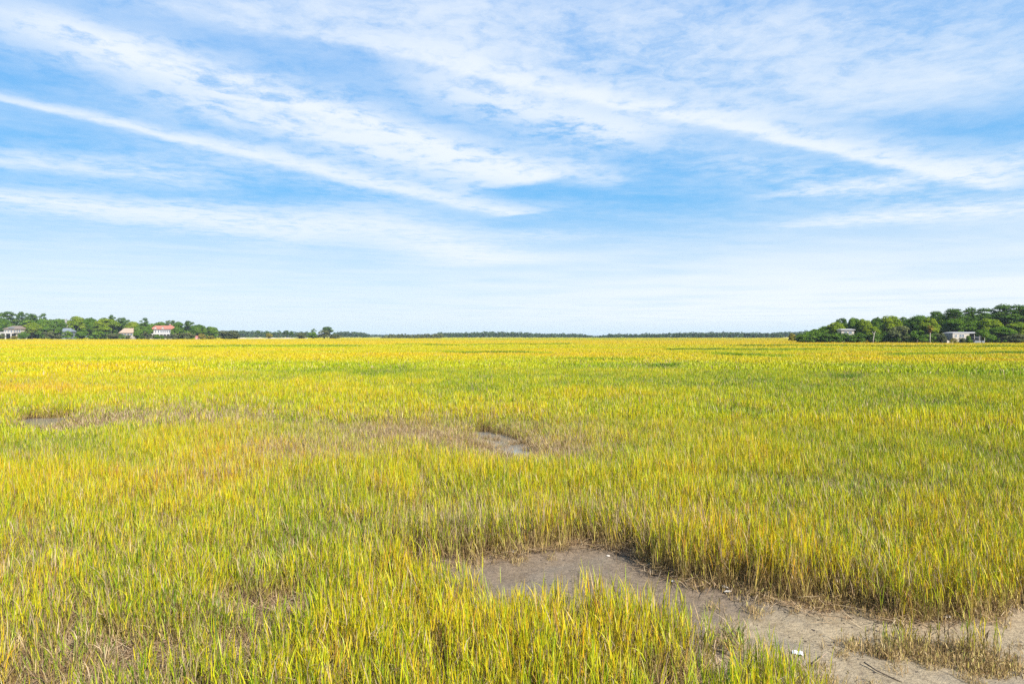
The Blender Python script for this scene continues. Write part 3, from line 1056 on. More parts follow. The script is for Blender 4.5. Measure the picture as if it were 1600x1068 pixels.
def palm(u, vtop, vheart, d, label, r=2.2):
    x, y = on_land(u, d)
    h = H + (HV - vheart) * d / F
    o = bpy.data.objects.new('palm_tree', None)
    link(o)
    tag(o, label, 'palm tree')
    o.location = (x, y, 0)
    b = MB()
    b.tube([(0, 0, -0.2), (0.05, 0, h * 0.4), (0.1, 0, h * 0.8), (0.1, 0, h)], [0.26, 0.2, 0.2, 0.22], 8)
    b.build('trunk', M_PALEBARK, o, True)
    g = np.random.default_rng(int(u))
    for nm, mat, n, el in (('crown', L_GOLD, 34, (-0.3, 1.3)), ('dead_fronds', L_RUST, 16, (-1.35, -0.6))):
        V, Q, RN = [], [], []
        for k in range(n):
            th, e = g.uniform(0, 6.283), g.uniform(*el)
            p = np.array([0.1, 0, h])
            for s in range(3):
                dv = np.array([math.cos(th) * math.cos(e), math.sin(th) * math.cos(e), math.sin(e)])
                q = p + dv * r / 3 * g.uniform(0.8, 1.1)
                sd_ = np.array([-math.sin(th), math.cos(th), 0]) * (0.12, 0.32, 0.42, 0.06)[s]
                se = np.array([-math.sin(th), math.cos(th), 0]) * (0.12, 0.32, 0.42, 0.06)[s + 1]
                i = len(V)
                V += [p - sd_, p + sd_, q + se, q - se]
                Q.append((i, i + 1, i + 2, i + 3))
                RN += [g.random()] * 4
                p = q
                e -= 0.38
        obj(nm, mesh_np(nm, V, Q, None, [mat], False, {'rnd': RN}), o)
    return o


DL, DR = 735.0, 322.0       # range of the left and right shores


def left_shore():
    T = tree
    T('pine_tree', 'pine', 0, -8, 27, 486.5, DL + 40, 'broad dark pine at the left edge, its flat crown high over the post-raised white house')
    T('pine_tree', 'pine', 1, 25, 44, 487, DL + 55, 'dark pine with sky gaps under its crown, second from left in the left wood')
    T('pine_tree', 'pine', 2, 41, 58, 490, DL + 50, 'small-topped pine between the gappy dark pine and the lone umbrella pine')
    T('pine_tree', 'thin', 0, 59, 76, 489, DL + 60, 'lone umbrella pine whose small flat crown stands clear of the left wood')
    T('oak_tree', 'bright', 0, 36, 65, 503, DL + 6, 'bright yellow-green round oak just right of the post-raised white house')
    T('oak_tree', 'oak', 0, -10, 20, 497, DL + 25, 'dark green oak behind the post-raised white house at the left edge')
    T('oak_tree', 'oak', 1, 56, 84, 498, DL + 28, 'mid green oak under the lone umbrella pine')
    T('oak_tree', 'oak', 2, 78, 104, 497, DL + 32, 'mid green oak left of the pale chimney in the wood')
    T('oak_tree', 'bright', 1, 104, 136, 492, DL + 22, 'tallest bright green oak of the left wood, right of the pale chimney')
    T('oak_tree', 'oak', 3, 126, 152, 495, DL + 28, 'dark green oak between the tallest bright oak and the large rounded oak')
    T('oak_tree', 'bright', 2, 146, 186, 496, DL + 14, 'large rounded light green oak left of the tan roofed house')
    T('pine_tree', 'pine', 3, 166, 182, 492.5, DL + 40, 'pine rising just over the large rounded oak near the tan roof')
    T('pine_tree', 'pine', 4, 182, 202, 496.5, DL + 45, 'dark domed pine right behind the tan roofed house')
    T('oak_tree', 'bright', 3, 196, 220, 501, DL + 30, 'light green oak behind the right end of the tan roof')
    T('pine_tree', 'thin', 1, 217, 236, 497, DL + 38, 'open crooked pine with a sky gap, left of the red roofed house')
    T('oak_tree', 'oak', 1, 208, 236, 508, DL + 14, 'low dark oak filling the gap between tan roof and red roof')
    T('oak_tree', 'oak', 2, 238, 264, 502, DL + 45, 'mid green oak behind the left end of the red roof')
    T('pine_tree', 'pine', 0, 257, 273, 500, DL + 50, 'small pine rising over the right end of the red roof')
    T('oak_tree', 'oak', 0, 268, 290, 502, DL + 40, 'dark oak right beside the red roofed house')
    T('pine_tree', 'pine', 2, 287, 302, 501, DL + 45, 'last pine at the right end of the left wood')
    T('oak_tree', 'oak', 3, 296, 322, 506, DL + 30, 'mid green oak right of the last pine of the left wood')
    T('oak_tree', 'oak', 1, 316, 342, 509, DL + 30, 'lowest dark oak where the left wood ends')
    T('oak_tree', 'shrub', 0, 338, 376, 515, DL + 10, 'grey olive bushy tree at the very end of the left wood')
    T('bush', 'shrub', 1, 66, 92, 515, DL - 4, 'grey olive bush on the shore between white house and grey house', 'bush')
    T('bush', 'greenshrub', 2, 29, 40, 518.5, DL - 12, 'small round pale bush at the right foot of the post-raised house', 'bush')
    T('bush', 'greenshrub', 0, 116, 140, 516, DL - 4, 'dark bush right of the grey house under the oaks', 'bush')
    T('bush', 'greenshrub', 1, 138, 168, 515, DL - 2, 'wide dark bush below the large rounded oak', 'bush')
    T('bush', 'shrub', 2, 166, 190, 519, DL - 6, 'low dark olive bush in front of the tan house, left end', 'bush')
    T('bush', 'greenshrub', 2, 207, 232, 516, DL - 4, 'dark bush between the tan house and the red roofed house', 'bush')
    T('bush', 'shrub', 0, 222, 236, 516.5, DL - 8, 'brownish olive bush touching the left wall of the red roofed house', 'bush')
    T('bush', 'shrub', 1, 278, 306, 517, DL - 8, 'large grey olive bush right of the red roofed house', 'bush')
    T('bush', 'greenshrub', 1, 97, 114, 514, DL - 10, 'dark bush hiding the right half of the grey house', 'bush')
    T('bush', 'shrub', 2, 86, 97, 521, DL - 12, 'low bush before the left corner of the grey house', 'bush')
    T('bush', 'shrub', 0, 236, 246, 522, DL - 16, 'low bush before the left end of the porch of the red roofed house', 'bush')
    T('bush', 'greenshrub', 0, 248, 257, 523, DL - 16, 'low green bush before the middle of the porch of the red roofed house', 'bush')
    T('bush', 'shrub', 1, 257, 267, 522.5, DL - 16, 'low bush before the right end of the porch of the red roofed house', 'bush')
    T('bush', 'shrub', 1, 264, 280, 519, DL - 15, 'rounded bush covering the right corner of the red roofed house', 'bush')
    T('bush', 'greenshrub', 2, 241, 251, 521.5, DL - 19, 'small dark bush under the left gable of the red roofed house', 'bush')
    T('bush', 'greenshrub', 1, 186, 197, 520.5, DL - 10, 'dark bush before the left windows of the tan roofed house', 'bush')
    T('bush', 'shrub', 0, 195, 206, 522.5, DL - 12, 'low olive bush before the right windows of the tan roofed house', 'bush')
    T('oak_tree', 'oak', 2, 224, 239, 509, DL - 6, 'small dark oak overlapping the left end of the red roof')
    T('oak_tree', 'oak', 0, 86, 99, 510, DL - 5, 'small dark oak overlapping the left half of the grey house roof')
    T('oak_tree', 'oak', 3, 267, 285, 510, DL - 8, 'dark oak leaning over the right end of the red roof')
    T('bush', 'greenshrub', 0, 30, 42, 517, DL - 9, 'dark bush behind the small round pale bush beside the post-raised house', 'bush')
    T('bush', 'shrub', 2, -6, 7, 521, DL - 14, 'low bush at the left foot of the post-raised white house', 'bush')
    T('bush', 'goldshrub', 2, 17, 30, 524, DL - 16, 'low yellowish bush between the posts of the post-raised white house', 'bush')
    T('bush', 'goldshrub', 0, 308, 322, 520, DL - 12, 'yellow bush beside the small pink shed', 'bush')
    T('bush', 'goldshrub', 1, 320, 338, 523, DL - 12, 'low rusty yellow bush right of the small pink shed', 'bush')


def middle_isles():
    T = tree
    d = 900
    T('pine_tree', 'thin', 2, 397, 408, 516, d, 'thin bare-stemmed pine, first left of the pale sand strip')
    T('bush', 'goldshrub', 2, 415, 426, 519, d - 20, 'yellow green palmetto bush on the pale sand strip', 'bush')
    T('pine_tree', 'thin', 0, 411, 422, 516.5, d + 30, 'thin pine right behind the yellow palmetto bush')
    T('pine_tree', 'thin', 1, 430, 441, 516, d + 20, 'thin leaning pine in the middle of the sand strip')
    T('pine_tree', 'pine', 1, 441, 453, 516, d + 20, 'dense dark pine just past the middle of the sand strip')
    T('pine_tree', 'pine', 3, 451, 460, 517, d + 30, 'small dark pine, right neighbour of the dense sand strip pine')
    T('oak_tree', 'shrub', 2, 462, 478, 518, d, 'brownish low tree at the right end of the sand strip')
    T('oak_tree', 'greenshrub', 1, 477, 500, 516.5, d - 60, 'dark round bushy oak on the left half of the small tree island')
    T('pine_tree', 'thin', 2, 484, 496, 513.5, d - 30, 'small pine peeping over the dark bushy oak of the tree island')
    T('oak_tree', 'shrub', 1, 495, 519, 512, d - 60, 'olive tree at the middle of the small tree island')
    T('pine_tree', 'pine', 4, 501, 522, 510.5, d - 55, 'tallest tree of the small island, a pine leaning right')
    T('bush', 'shrub', 0, 514, 534, 521, d - 65, 'low brown bush at the right tip of the small tree island', 'bush')
    b = MB()
    x0, x1 = on_land(368, 905)[0], on_land(482, 905)[0]
    n = 30
    for k in range(n):
        f0, f1 = k / n, (k + 1) / n
        w = lambda f: 14 * math.sin(math.pi * min(max(f, 0.02), 0.98)) ** 0.5
        xa, xb = x0 + (x1 - x0) * f0, x0 + (x1 - x0) * f1
        b.poly([(xa, 900 - w(f0), 0.5), (xb, 900 - w(f1), 0.5), (xb, 905, 1.7 + 0.3 * math.sin(k)), (xa, 905, 1.7 + 0.3 * math.sin(k - 1))])
    tag(b.build('beach', plain('pale_sand', (0.55, 0.46, 0.36), 0.9, 0.2, 0.1)), 'pale sand strip among thin pines', None, None, 'structure')


def right_shore():
    T = tree
    T('bush', 'goldshrub', 0, 1231, 1245, 519.5, DR + 130, 'rusty bush at the left tip of the right wood', 'bush')
    T('bush', 'greenshrub', 1, 1241, 1258, 519, DR + 110, 'dark bush second from the left tip of the right wood', 'bush')
    T('bush', 'shrub', 2, 1254, 1272, 517, DR + 80, 'olive bush third from the left tip of the right wood', 'bush')
    T('oak_tree', 'oak', 0, 1262, 1286, 514, DR + 60, 'lowest oak at the left slope of the right wood')
    T('oak_tree', 'oak', 1, 1277, 1302, 508, DR + 50, 'dark oak halfway up the left slope of the right wood')
    T('oak_tree', 'bright', 0, 1290, 1321, 502, DR + 40, 'yellow green oak on the left slope, left of the pale cabin roof')
    T('pine_tree', 'pine', 2, 1305, 1324, 497, DR + 50, 'dark pine rising at the top of the left slope of the right wood')
    T('oak_tree', 'oak', 2, 1322, 1346, 495, DR + 40, 'mid green oak standing over the pale cabin roof')
    T('oak_tree', 'bright', 1, 1338, 1362, 496, DR + 35, 'light green oak right over the pale cabin roof, beside the mid green one')
    T('oak_tree', 'bright', 2, 1349, 1374, 508, DR + 12, 'low light green oak left of the white leaning trunk')
    T('oak_tree', 'oak', 3, 1360, 1379, 494, DR + 40, 'narrow dark oak left of the big bright dome')
    T('oak_tree', 'bright', 3, 1372, 1408, 491.5, DR + 28, 'big bright green domed oak in the middle of the right wood')
    T('oak_tree', 'shrub', 0, 1385, 1425, 507, DR + 8, 'olive yellow spreading tree in front of the big bright dome')
    T('pine_tree', 'thin', 0, 1402, 1422, 494.5, DR + 50, 'open pine in the dip right of the big bright dome')
    T('oak_tree', 'oak', 1, 1420, 1452, 490, DR + 35, 'dark oak behind the palm tree of the right wood')
    T('oak_tree', 'bright', 0, 1436, 1468, 495, DR + 18, 'bright oak spreading right over the palm tree')
    T('pine_tree', 'pine', 1, 1450, 1478, 486, DR + 50, 'dark pine high above and right of the palm')
    T('pine_tree', 'pine', 0, 1470, 1514, 482, DR + 30, 'broad twin-topped pine, left half, above the low white house')
    T('pine_tree', 'pine', 3, 1498, 1542, 481.5, DR + 34, 'broad twin-topped pine, right half, above the low white house')
    T('oak_tree', 'oak', 0, 1472, 1510, 497, DR + 22, 'dark oak behind the left end of the low white house')
    T('oak_tree', 'oak', 2, 1502, 1540, 500, DR + 20, 'mid green oak behind the right end of the low white house')
    T('oak_tree', 'bright', 1, 1528, 1566, 495, DR + 14, 'bright oak right beside the low white house')
    T('pine_tree', 'pine', 4, 1541, 1600, 476.5, DR + 35, 'tallest pine of the right wood, wide umbrella crown on bare stems')
    T('pine_tree', 'pine', 2, 1590, 1632, 476, DR + 40, 'tall pine cut by the right edge of the view')
    T('oak_tree', 'bright', 2, 1566, 1612, 503, DR + 8, 'yellow green oak under the tallest umbrella pine')
    T('oak_tree', 'oak', 3, 1545, 1585, 509, DR + 2, 'low dark oak below the tallest umbrella pine, left of its stems')
    T('bush', 'shrub', 1, 1460, 1480, 516.5, DR - 6, 'yellow olive bush between the palm and the low white house', 'bush')
    T('bush', 'greenshrub', 0, 1419, 1446, 514, DR - 2, 'big dark bush left of the palm trunk', 'bush')
    T('bush', 'greenshrub', 2, 1536, 1556, 519, DR - 6, 'dark bush at the right wall of the low white house', 'bush')
    T('bush', 'greenshrub', 1, 1508, 1519, 521, DR - 12, 'small dark bush before the porch of the low white house', 'bush')
    T('oak_tree', 'oak', 3, 1524, 1545, 513, DR - 13, 'small leafy oak covering the right end of the porch of the low white house')
    T('bush', 'goldshrub', 1, 1484, 1497, 526, DR - 14, 'low yellow bush at the left corner of the low white house', 'bush')
    T('bush', 'shrub', 0, 1497, 1509, 527, DR - 14, 'low olive bush under the twin windows of the low white house', 'bush')
    T('bush', 'shrub', 2, 1572, 1604, 519, DR - 6, 'grey green bush at the right edge below the yellow green oak', 'bush')
    palm(1453, 505, 512.5, DR - 8, 'tall palm with rusty hanging fronds at the front of the right wood')
    # pale leaning dead trunk
    x, y = on_land(1365, DR - 4)
    b = MB()
    b.tube([(x - 0.4, y, -0.1), (x - 0.1, y, 2.6), (x + 0.35, y, 5.2), (x + 0.9, y, 6.2)], [0.22, 0.2, 0.14, 0.06], 8)
    b.tube([(x + 0.2, y, 4.6), (x - 0.5, y + 0.3, 6.0)], [0.14, 0.05], 6)
    tag(b.build('dead_trunk', plain('bleached_wood', (0.42, 0.38, 0.33), 0.9, 0.2), None, True), 'bleached leaning dead trunk at the front of the right wood', 'dead tree')


left_shore()
middle_isles()
right_shore()


def thicket(name, label, u0, u1, prof, d, depth, n, size, mat, seed, lo=0.5):
    """a mass of low growth along a shore: prof(u) gives the row of its top"""
    g = np.random.default_rng(seed)
    L = []
    for k in range(n):
        u = g.uniform(u0, u1)
        dd = d + g.uniform(0, depth)
        top = H + (HV - prof(u)) * dd / F
        x, y = on_land(u, dd)
        h = max(0.6, top * g.uniform(lo, 1.0))
        r = g.uniform(0.25, 0.45) * h
        r = min(max(r, 1.0), 3.2)
        zc = max(h - r * 0.8, 0.3)
        L.append(((x, y, zc), (r * 1.25, r * 1.2, r * 0.8)))
        if zc > r:
            L.append(((x + g.normal(0, 0.5), y + g.normal(0, 0.5), zc * 0.5), (r * 1.2, r * 1.1, zc * 0.5)))
    V, q, r = leaves(L, size, 0.8, seed)
    tag(obj(name, mesh_np(name, V, q, None, [mat], False, {'rnd': r})), label, None, None, 'stuff')


def interp(*pts):
    a = np.array(pts, float)
    return lambda u: float(np.interp(u, a[:, 0], a[:, 1]))


thicket('woodland', 'dark understorey filling the left wood behind its oaks and pines', -60, 345,
        interp((-60, 496), (60, 497), (110, 498), (190, 502), (240, 505), (300, 508), (345, 516)), DL + 42, 45, 460, 0.95, L_OAK, 11)
thicket('undergrowth', 'low dark growth along the foot of the left wood', -60, 372, interp((-60, 521), (200, 522.5), (372, 523.5)), DL + 14, 10, 170, 0.8, L_PINE, 12, 0.7)
thicket('woodland', 'dark understorey filling the right wood behind its oaks and pines', 1262, 1700,
        interp((1262, 517), (1290, 509), (1330, 501), (1400, 497), (1450, 494), (1500, 489), (1700, 486)), DR + 40, 40, 440, 0.6, L_OAK, 13)
thicket('undergrowth', 'low dark growth along the foot of the right wood', 1250, 1700, interp((1250, 521), (1330, 519), (1700, 521)), DR + 8, 10, 260, 0.5, L_PINE, 14, 0.6)


def far_woods(label, u0, u1, prof, d, mat, seed, step=3.0, gaps=0.0, pine=0.5, size=1.9):
    g = np.random.default_rng(seed)
    L = []
    V, F_ = [], []
    wdt = (u1 - u0) * d / F
    n = int(wdt / step)
    for row in range(2):
        for k in range(n):
            u = u0 + (u1 - u0) * (k + g.random()) / n
            if fbm(np.array([u]), np.array([seed * 9.0]), 14, 3, 2)[0] < gaps:
                continue
            dd = d + row * 14 + g.uniform(-6, 6)
            h = (H + (HV - prof(u)) * dd / F) * g.uniform(0.82, 1.04) * (1 if row else 0.85)
            if g.random() < 0.05:
                h *= 1.15
            x, y = on_land(u, dd)
            r = g.uniform(0.16, 0.26) * h
            if g.random() < pine:
                L.append(((x, y, h - r * 0.5), (r, r, r * 0.5)))
                L.append(((x + g.normal(0, r * 0.4), y, h * 0.72), (r * 1.05, r, r * 0.6)))
                L.append(((x, y, h * 0.42), (r * 0.7, r * 0.6, h * 0.28)))
            else:
                L.append(((x, y, h * 0.62), (r * 1.35, r * 1.2, h * 0.36)))
            L.append(((x + g.normal(0, 3), y - 4, h * 0.2), (3.6, 2.2, h * 0.24)))
            L.append(((x + g.normal(0, 3), y + 3, h * 0.45), (3.0, 2.2, h * 0.25)))
    V, q, r = leaves(L, size, 0.8, seed)
    tag(obj('far_woods', mesh_np('far_woods', V, q, None, [mat], False, {'rnd': r})), label, None, None, 'stuff')


far_woods('hazy blue wood behind the thin pines left of the small island', 335, 482, interp((335, 516), (400, 516.5), (440, 518.5), (482, 517.5)), 1600, L_FAR, 31)
far_woods('hazy blue wood right of the small tree island', 522, 577, interp((522, 517.5), (560, 518), (577, 521)), 1700, L_FAR, 32)
far_woods('faintest low wood on the horizon', 565, 640, interp((565, 522), (640, 522.5)), 2600, L_FAR, 33)
far_woods('low olive scrub wood left of the middle of the horizon', 598, 692, interp((598, 524), (612, 521.5), (640, 521), (692, 520)), 1150, L_OLIVE, 34, 4, pine=0.15)
far_woods('long blue green pine wood left of the bright gap in the horizon', 685, 927, interp((685, 518.5), (720, 519), (760, 517.5), (800, 518), (850, 520.5), (900, 520), (927, 523.5)), 1650, L_FAR, 35, gaps=0.08)
far_woods('faint wood seen in the gap of the horizon', 915, 950, interp((915, 524.2), (950, 524.2)), 2900, L_FAR, 36)
far_woods('long green wood between the bright gap and the right wood', 936, 1222, interp((936, 524), (950, 521), (990, 521), (1030, 520), (1070, 518.5), (1130, 518), (1170, 518.5), (1222, 520)), 1380, L_FAR, 37, gaps=0.06, pine=0.35)
far_woods('blue wood just left of the right shore', 1195, 1290, interp((1195, 520.5), (1225, 517.5), (1290, 517)), 1750, L_FAR, 38)

# houses -------------------------------------------------------------
M_WHITE = plain('white_paint', (0.62, 0.60, 0.57), 0.6, 0.05)
M_CREAM = plain('cream_siding', (0.44, 0.40, 0.34), 0.7, 0.08)
M_GREY = plain('blue_grey_siding', (0.17, 0.20, 0.23), 0.7, 0.1)  # darkened: shade over the half-hidden grey house is put into its colour
M_BROWNROOF = plain('brown_shingle', (0.20, 0.15, 0.115), 0.85, 0.2)
M_TANROOF = plain('tan_shingle', (0.40, 0.29, 0.21), 0.85, 0.12)
M_REDROOF = plain('red_metal_roof', (0.42, 0.16, 0.105), 0.7, 0.1)
M_PALEROOF = plain('pale_roof', (0.37, 0.36, 0.35), 0.6, 0.1)
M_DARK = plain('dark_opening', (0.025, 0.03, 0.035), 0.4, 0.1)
M_STONE = plain('pale_stone', (0.50, 0.44, 0.36), 0.9, 0.2)
M_PINK = plain('pink_paint', (0.62, 0.30, 0.32), 0.7, 0.1)


def glass():
    m, g, p = material('window_glass')
    p.inputs['Base Color'].default_value = (0.05, 0.08, 0.12, 1)
    p.inputs['Roughness'].default_value = 0.08
    return m


M_GLASS = glass()


def house(name, u, d, rz, label, cat='house'):
    x, y = on_land(u, d)
    o = bpy.data.objects.new(name, None)
    link(o)
    tag(o, label, cat)
    o.location = (x, y, 0)
    o.rotation_euler = (0, 0, R(rz))
    return o


def bx(name, mat, parent, c, dim):
    b = MB()
    b.box(c, dim)
    return b.build(name, mat, parent)


def window(parent, x, y, z, w, h, frame=M_WHITE):
    """window in a front wall whose face is at y"""
    b = MB()
    t = 0.12
    b.box((x, y - 0.04, z + h / 2 + t / 2), (w + 2 * t, 0.14, t))
    b.box((x, y - 0.06, z - h / 2 - t / 2), (w + 2 * t, 0.2, t))
    for s in (-1, 1):
        b.box((x + s * (w / 2 + t / 2), y - 0.04, z), (t, 0.14, h))
    b.box((x, y - 0.03, z), (0.07, 0.1, h))
    f = b.build('window', frame, parent)
    g = MB()
    g.box((x, y - 0.01, z), (w, 0.05, h))
    g.build('pane', M_GLASS, f)
    return f


def houses():
    # white house on posts, far left
    o = house('beach_house', 20.5, DL - 2, -6, 'white house with brown hip roof raised on tall white posts at the far left')
    b = MB()
    b.box((1.5, 3, 9.4), (20, 11, 4.2))
    b.build('wall', M_CREAM, o)
    b = MB()
    b.hip(-8.5, 11.5, -2.5, 8.5, 11.5, 3.6, 6, 0.9)
    r = b.build('roof', M_BROWNROOF, o)
    bx('dormer', M_GREY, r, (0, -1.6, 13.0), (5.5, 3, 1.5))
    bx('deck', M_WHITE, o, (-3.5, -4.2, 7.0), (13, 3.8, 0.5))
    bx('railing', M_WHITE, o, (-3.5, -6.0, 8.0), (13, 0.1, 0.9))
    for x in (-9.5, -3.6, 2.7):
        bx('post', M_WHITE, o, (x, -5.7, 3.37), (0.9, 0.6, 6.7))
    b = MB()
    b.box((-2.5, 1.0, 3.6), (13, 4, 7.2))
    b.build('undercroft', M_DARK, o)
    bx('lower_wall', M_CREAM, o, (8.0, 2.2, 3.6), (7.0, 7, 7.2))
    for x in (-6.8, -3.2, 0.4, 4.2, 7.2, 10.0):
        window(o, x, -2.5, 9.3, 1.5, 1.9)
    # blue grey house
    o = house('grey_house', 103, DL + 2, 4, 'blue grey house with a row of porch windows half hidden by oaks')
    b = MB()
    b.box((0, 3, 4.3), (13, 10, 8.6))
    b.build('wall', M_GREY, o)
    b = MB()
    b.hip(-6.5, 6.5, -2, 8, 8.6, 4.0, 3.5, 0.7)
    b.build('roof', M_GREY, o)
    bx('porch_rail', M_WHITE, o, (0.6, -2.6, 3.9), (11, 0.2, 1.0))
    bx('corner_post', M_WHITE, o, (-6.9, -2.6, 3.6), (0.8, 0.6, 7.2))
    for x in (-4, -1.8, 0.4, 2.6, 4.8):
        window(o, x, -2.0, 6.0, 1.4, 2.0)
    # chimneyed house back in the wood
    o = house('chimney_house', 94, DL + 40, 0, 'pale roof with a tall pale chimney showing between the oaks behind the grey house')
    b = MB()
    b.box((0, 4, 8.5), (16, 9, 17))
    b.build('wall', M_CREAM, o)
    b = MB()
    b.hip(-8, 8, -0.5, 8.5, 17, 3.5, 3, 0.6)
    rf = b.build('roof', M_PALEROOF, o)
    c = MB()
    c.box((6.6, 0.2, 19.9), (1.9, 1.6, 6.2))
    c.box((6.6, 0.2, 23.2), (2.2, 1.9, 0.4))
    c.build('chimney', M_PALEROOF, rf)
    # tan roofed house
    o = house('tan_house', 198.5, DL + 6, 3, 'cream house under a broad tan hip roof in the left wood')
    b = MB()
    b.box((0, 4, 3.7), (14.5, 10, 7.4))
    b.build('wall', M_CREAM, o)
    b = MB()
    b.hip(-7.2, 7.2, -1, 9, 7.4, 5.3, 3.2, 0.9)
    b.build('roof', M_TANROOF, o)
    for x in (-4.6, -1.4, 1.8, 5.0):
        window(o, x, -1.0, 5.9, 1.5, 1.7)
    # red roofed house
    o = house('red_roofed_house', 252, DL - 4, -7, 'large white house with orange red roof and two front gables in the left wood')
    b = MB()
    b.box((0, 4.5, 5.7), (23, 10, 11.4))
    b.build('wall', M_WHITE, o)
    b = MB()
    b.hip(-11.5, 11.5, -0.5, 9.5, 11.4, 4.0, 2.6, 0.9)
    rf = b.build('roof', M_REDROOF, o)
    bx('chimney', M_REDROOF, rf, (7.0, 5.0, 15.6), (1.6, 1.4, 1.8))
    for x in (-6.0, 2.5):
        g = MB()
        g.gable_y(x - 2.6, x + 2.6, -0.9, 5, 11.3, 2.6, 0.1)
        gb = g.build('gable', M_WHITE, o)
        g = MB()
        for s in (-1, 1):
            g.poly([(x + s * 3.0, -1.2, 11.05), (x, -1.2, 14.1), (x, 5, 14.1), (x + s * 3.0, 5, 11.05)])
        g.build('gable_roof', M_REDROOF, gb)
    bx('porch_roof', M_WHITE, o, (0.6, -2.4, 6.3), (25, 3.6, 0.5))
    bx('porch_floor', M_STONE, o, (0.6, -2.4, 0.9), (25, 3.6, 1.8))
    for x in (-11, -7.2, -3.2, 0.8, 4.8, 8.6, 12.3):
        bx('porch_post', M_WHITE, o, (x, -3.9, 3.93), (0.6, 0.5, 4.2))
    for x in (-9.2, -6, -2.8, 0.2, 2.5, 4.8, 7.2, 9.6):
        window(o, x, -0.5, 9.0, 1.3, 2.2)
    for x in (-9.2, -5.6, -1.4, 2.8, 6.4, 9.4):
        b = MB()
        b.box((x, -0.52, 3.9), (1.8, 0.1, 3.4))
        b.build('doorway', M_GLASS, o)
    bx('side_terrace', M_CREAM, o, (16.5, -1.5, 1.6), (8.5, 4, 3.2))
    # pink shed
    o = house('shed', 309.5, DL - 14, 5, 'small pink shed at the foot of the left wood', 'shed')
    bx('wall', M_PINK, o, (0, 0, 1.4), (4.2, 3.4, 2.8))
    b = MB()
    b.hip(-2.1, 2.1, -1.7, 1.7, 2.8, 1.5, 0.0, 0.3, 0.12)
    b.build('roof', M_REDROOF, o)
    b = MB()
    b.box((0.6, -1.72, 1.1), (1.0, 0.08, 2.0))
    b.build('door', M_DARK, o)
    # cabin roof on the right slope
    o = house('cabin', 1324, DR + 16, -5, 'pale flat roofed cabin peeping out of the right wood')
    bx('wall', M_CREAM, o, (0, 2, 3.4), (6.0, 5, 6.8))
    b = MB()
    b.hip(-3.0, 3.0, -0.5, 4.5, 6.8, 0.7, 1.2, 0.5, 0.3)
    b.build('roof', M_PALEROOF, o)
    window(o, -1, -0.5, 5.6, 1.2, 1.1)
    window(o, 1.2, -0.5, 5.6, 1.2, 1.1)
    # low white house
    o = house('low_white_house', 1513, DR - 8, 4, 'low white house with a pale flat roof and dark screened porch in the right wood')
    b = MB()
    b.box((-4.0, 3, 2.6), (7.8, 7, 5.2))
    b.build('wall', M_CREAM, o)
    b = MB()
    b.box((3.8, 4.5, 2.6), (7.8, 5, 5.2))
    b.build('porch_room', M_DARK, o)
    b = MB()
    b.hip(-7.9, 7.6, -0.6, 7.0, 5.1, 0.7, 1.5, 0.1, 0.25)
    b.build('roof', M_PALEROOF, o)
    bx('porch_rail', M_GREY, o, (3.8, -0.4, 1.0), (7.6, 0.12, 1.4))
    bx('porch_beam', M_GREY, o, (3.8, -0.4, 3.3), (7.6, 0.2, 0.2))
    for x in (0.1, 2.6, 5.1, 7.5):
        bx('porch_post', M_CREAM, o, (x, -0.42, 2.55), (0.16, 0.2, 5.0))
    for x in (-4.2, -3.0):
        window(o, x, -0.5, 4.0, 0.9, 1.2)
    window(o, -3.4, -0.5, 1.6, 2.4, 1.0)
    window(o, -6.4, -0.5, 4.0, 0.8, 1.0)
    # garden wall beside it
    x, y = on_land(1485, DR - 14)
    b = MB()
    for k in range(6):
        b.box((x - 1.4 + 0.55 * k, y + 0.1 * (k % 2), 1.0 - 0.13 * (k % 3)), (0.53, 0.5, 2.0 - 0.26 * (k % 3)))
    tag(b.build('garden_wall', M_STONE), 'short pale stone wall at the left end of the low white house', 'wall')
    # blue grey house at the right edge
    o = house('blue_house', 1583, DR + 14, 10, 'blue grey house corner among the trees at the right edge')
    bx('wall', M_GREY, o, (0, 3, 3.2), (8, 6, 6.4))
    b = MB()
    b.hip(-4, 4, 0, 6, 6.4, 1.8, 0.0, 0.5, 0.15)
    b.build('roof', M_PALEROOF, o)
    window(o, -1.4, 0, 5.0, 1.4, 1.4)
    window(o, 1.6, 0, 5.0, 1.4, 1.4)


houses()

# ------------------------------------------------------------------ small things on the mud
M_SHELL = plain('oyster_shell', (0.62, 0.56, 0.48), 0.6, 0.2, 20)
M_STICK = plain('driftwood', (0.30, 0.22, 0.15), 0.9, 0.3, 8)
M_DSTICK = plain('dark_driftwood', (0.09, 0.065, 0.045), 0.9, 0.3, 8)
M_PAPER = plain('white_plastic', (0.85, 0.86, 0.88), 0.4, 0.02)


def gz(u, v):
    p = ground_at(u, v)
    z = float(zground(p[:1], p[1:2])[0])
    p = ground_at(u, v, z)
    return Vector((p[0], p[1], float(zground(p[:1], p[1:2])[0])))


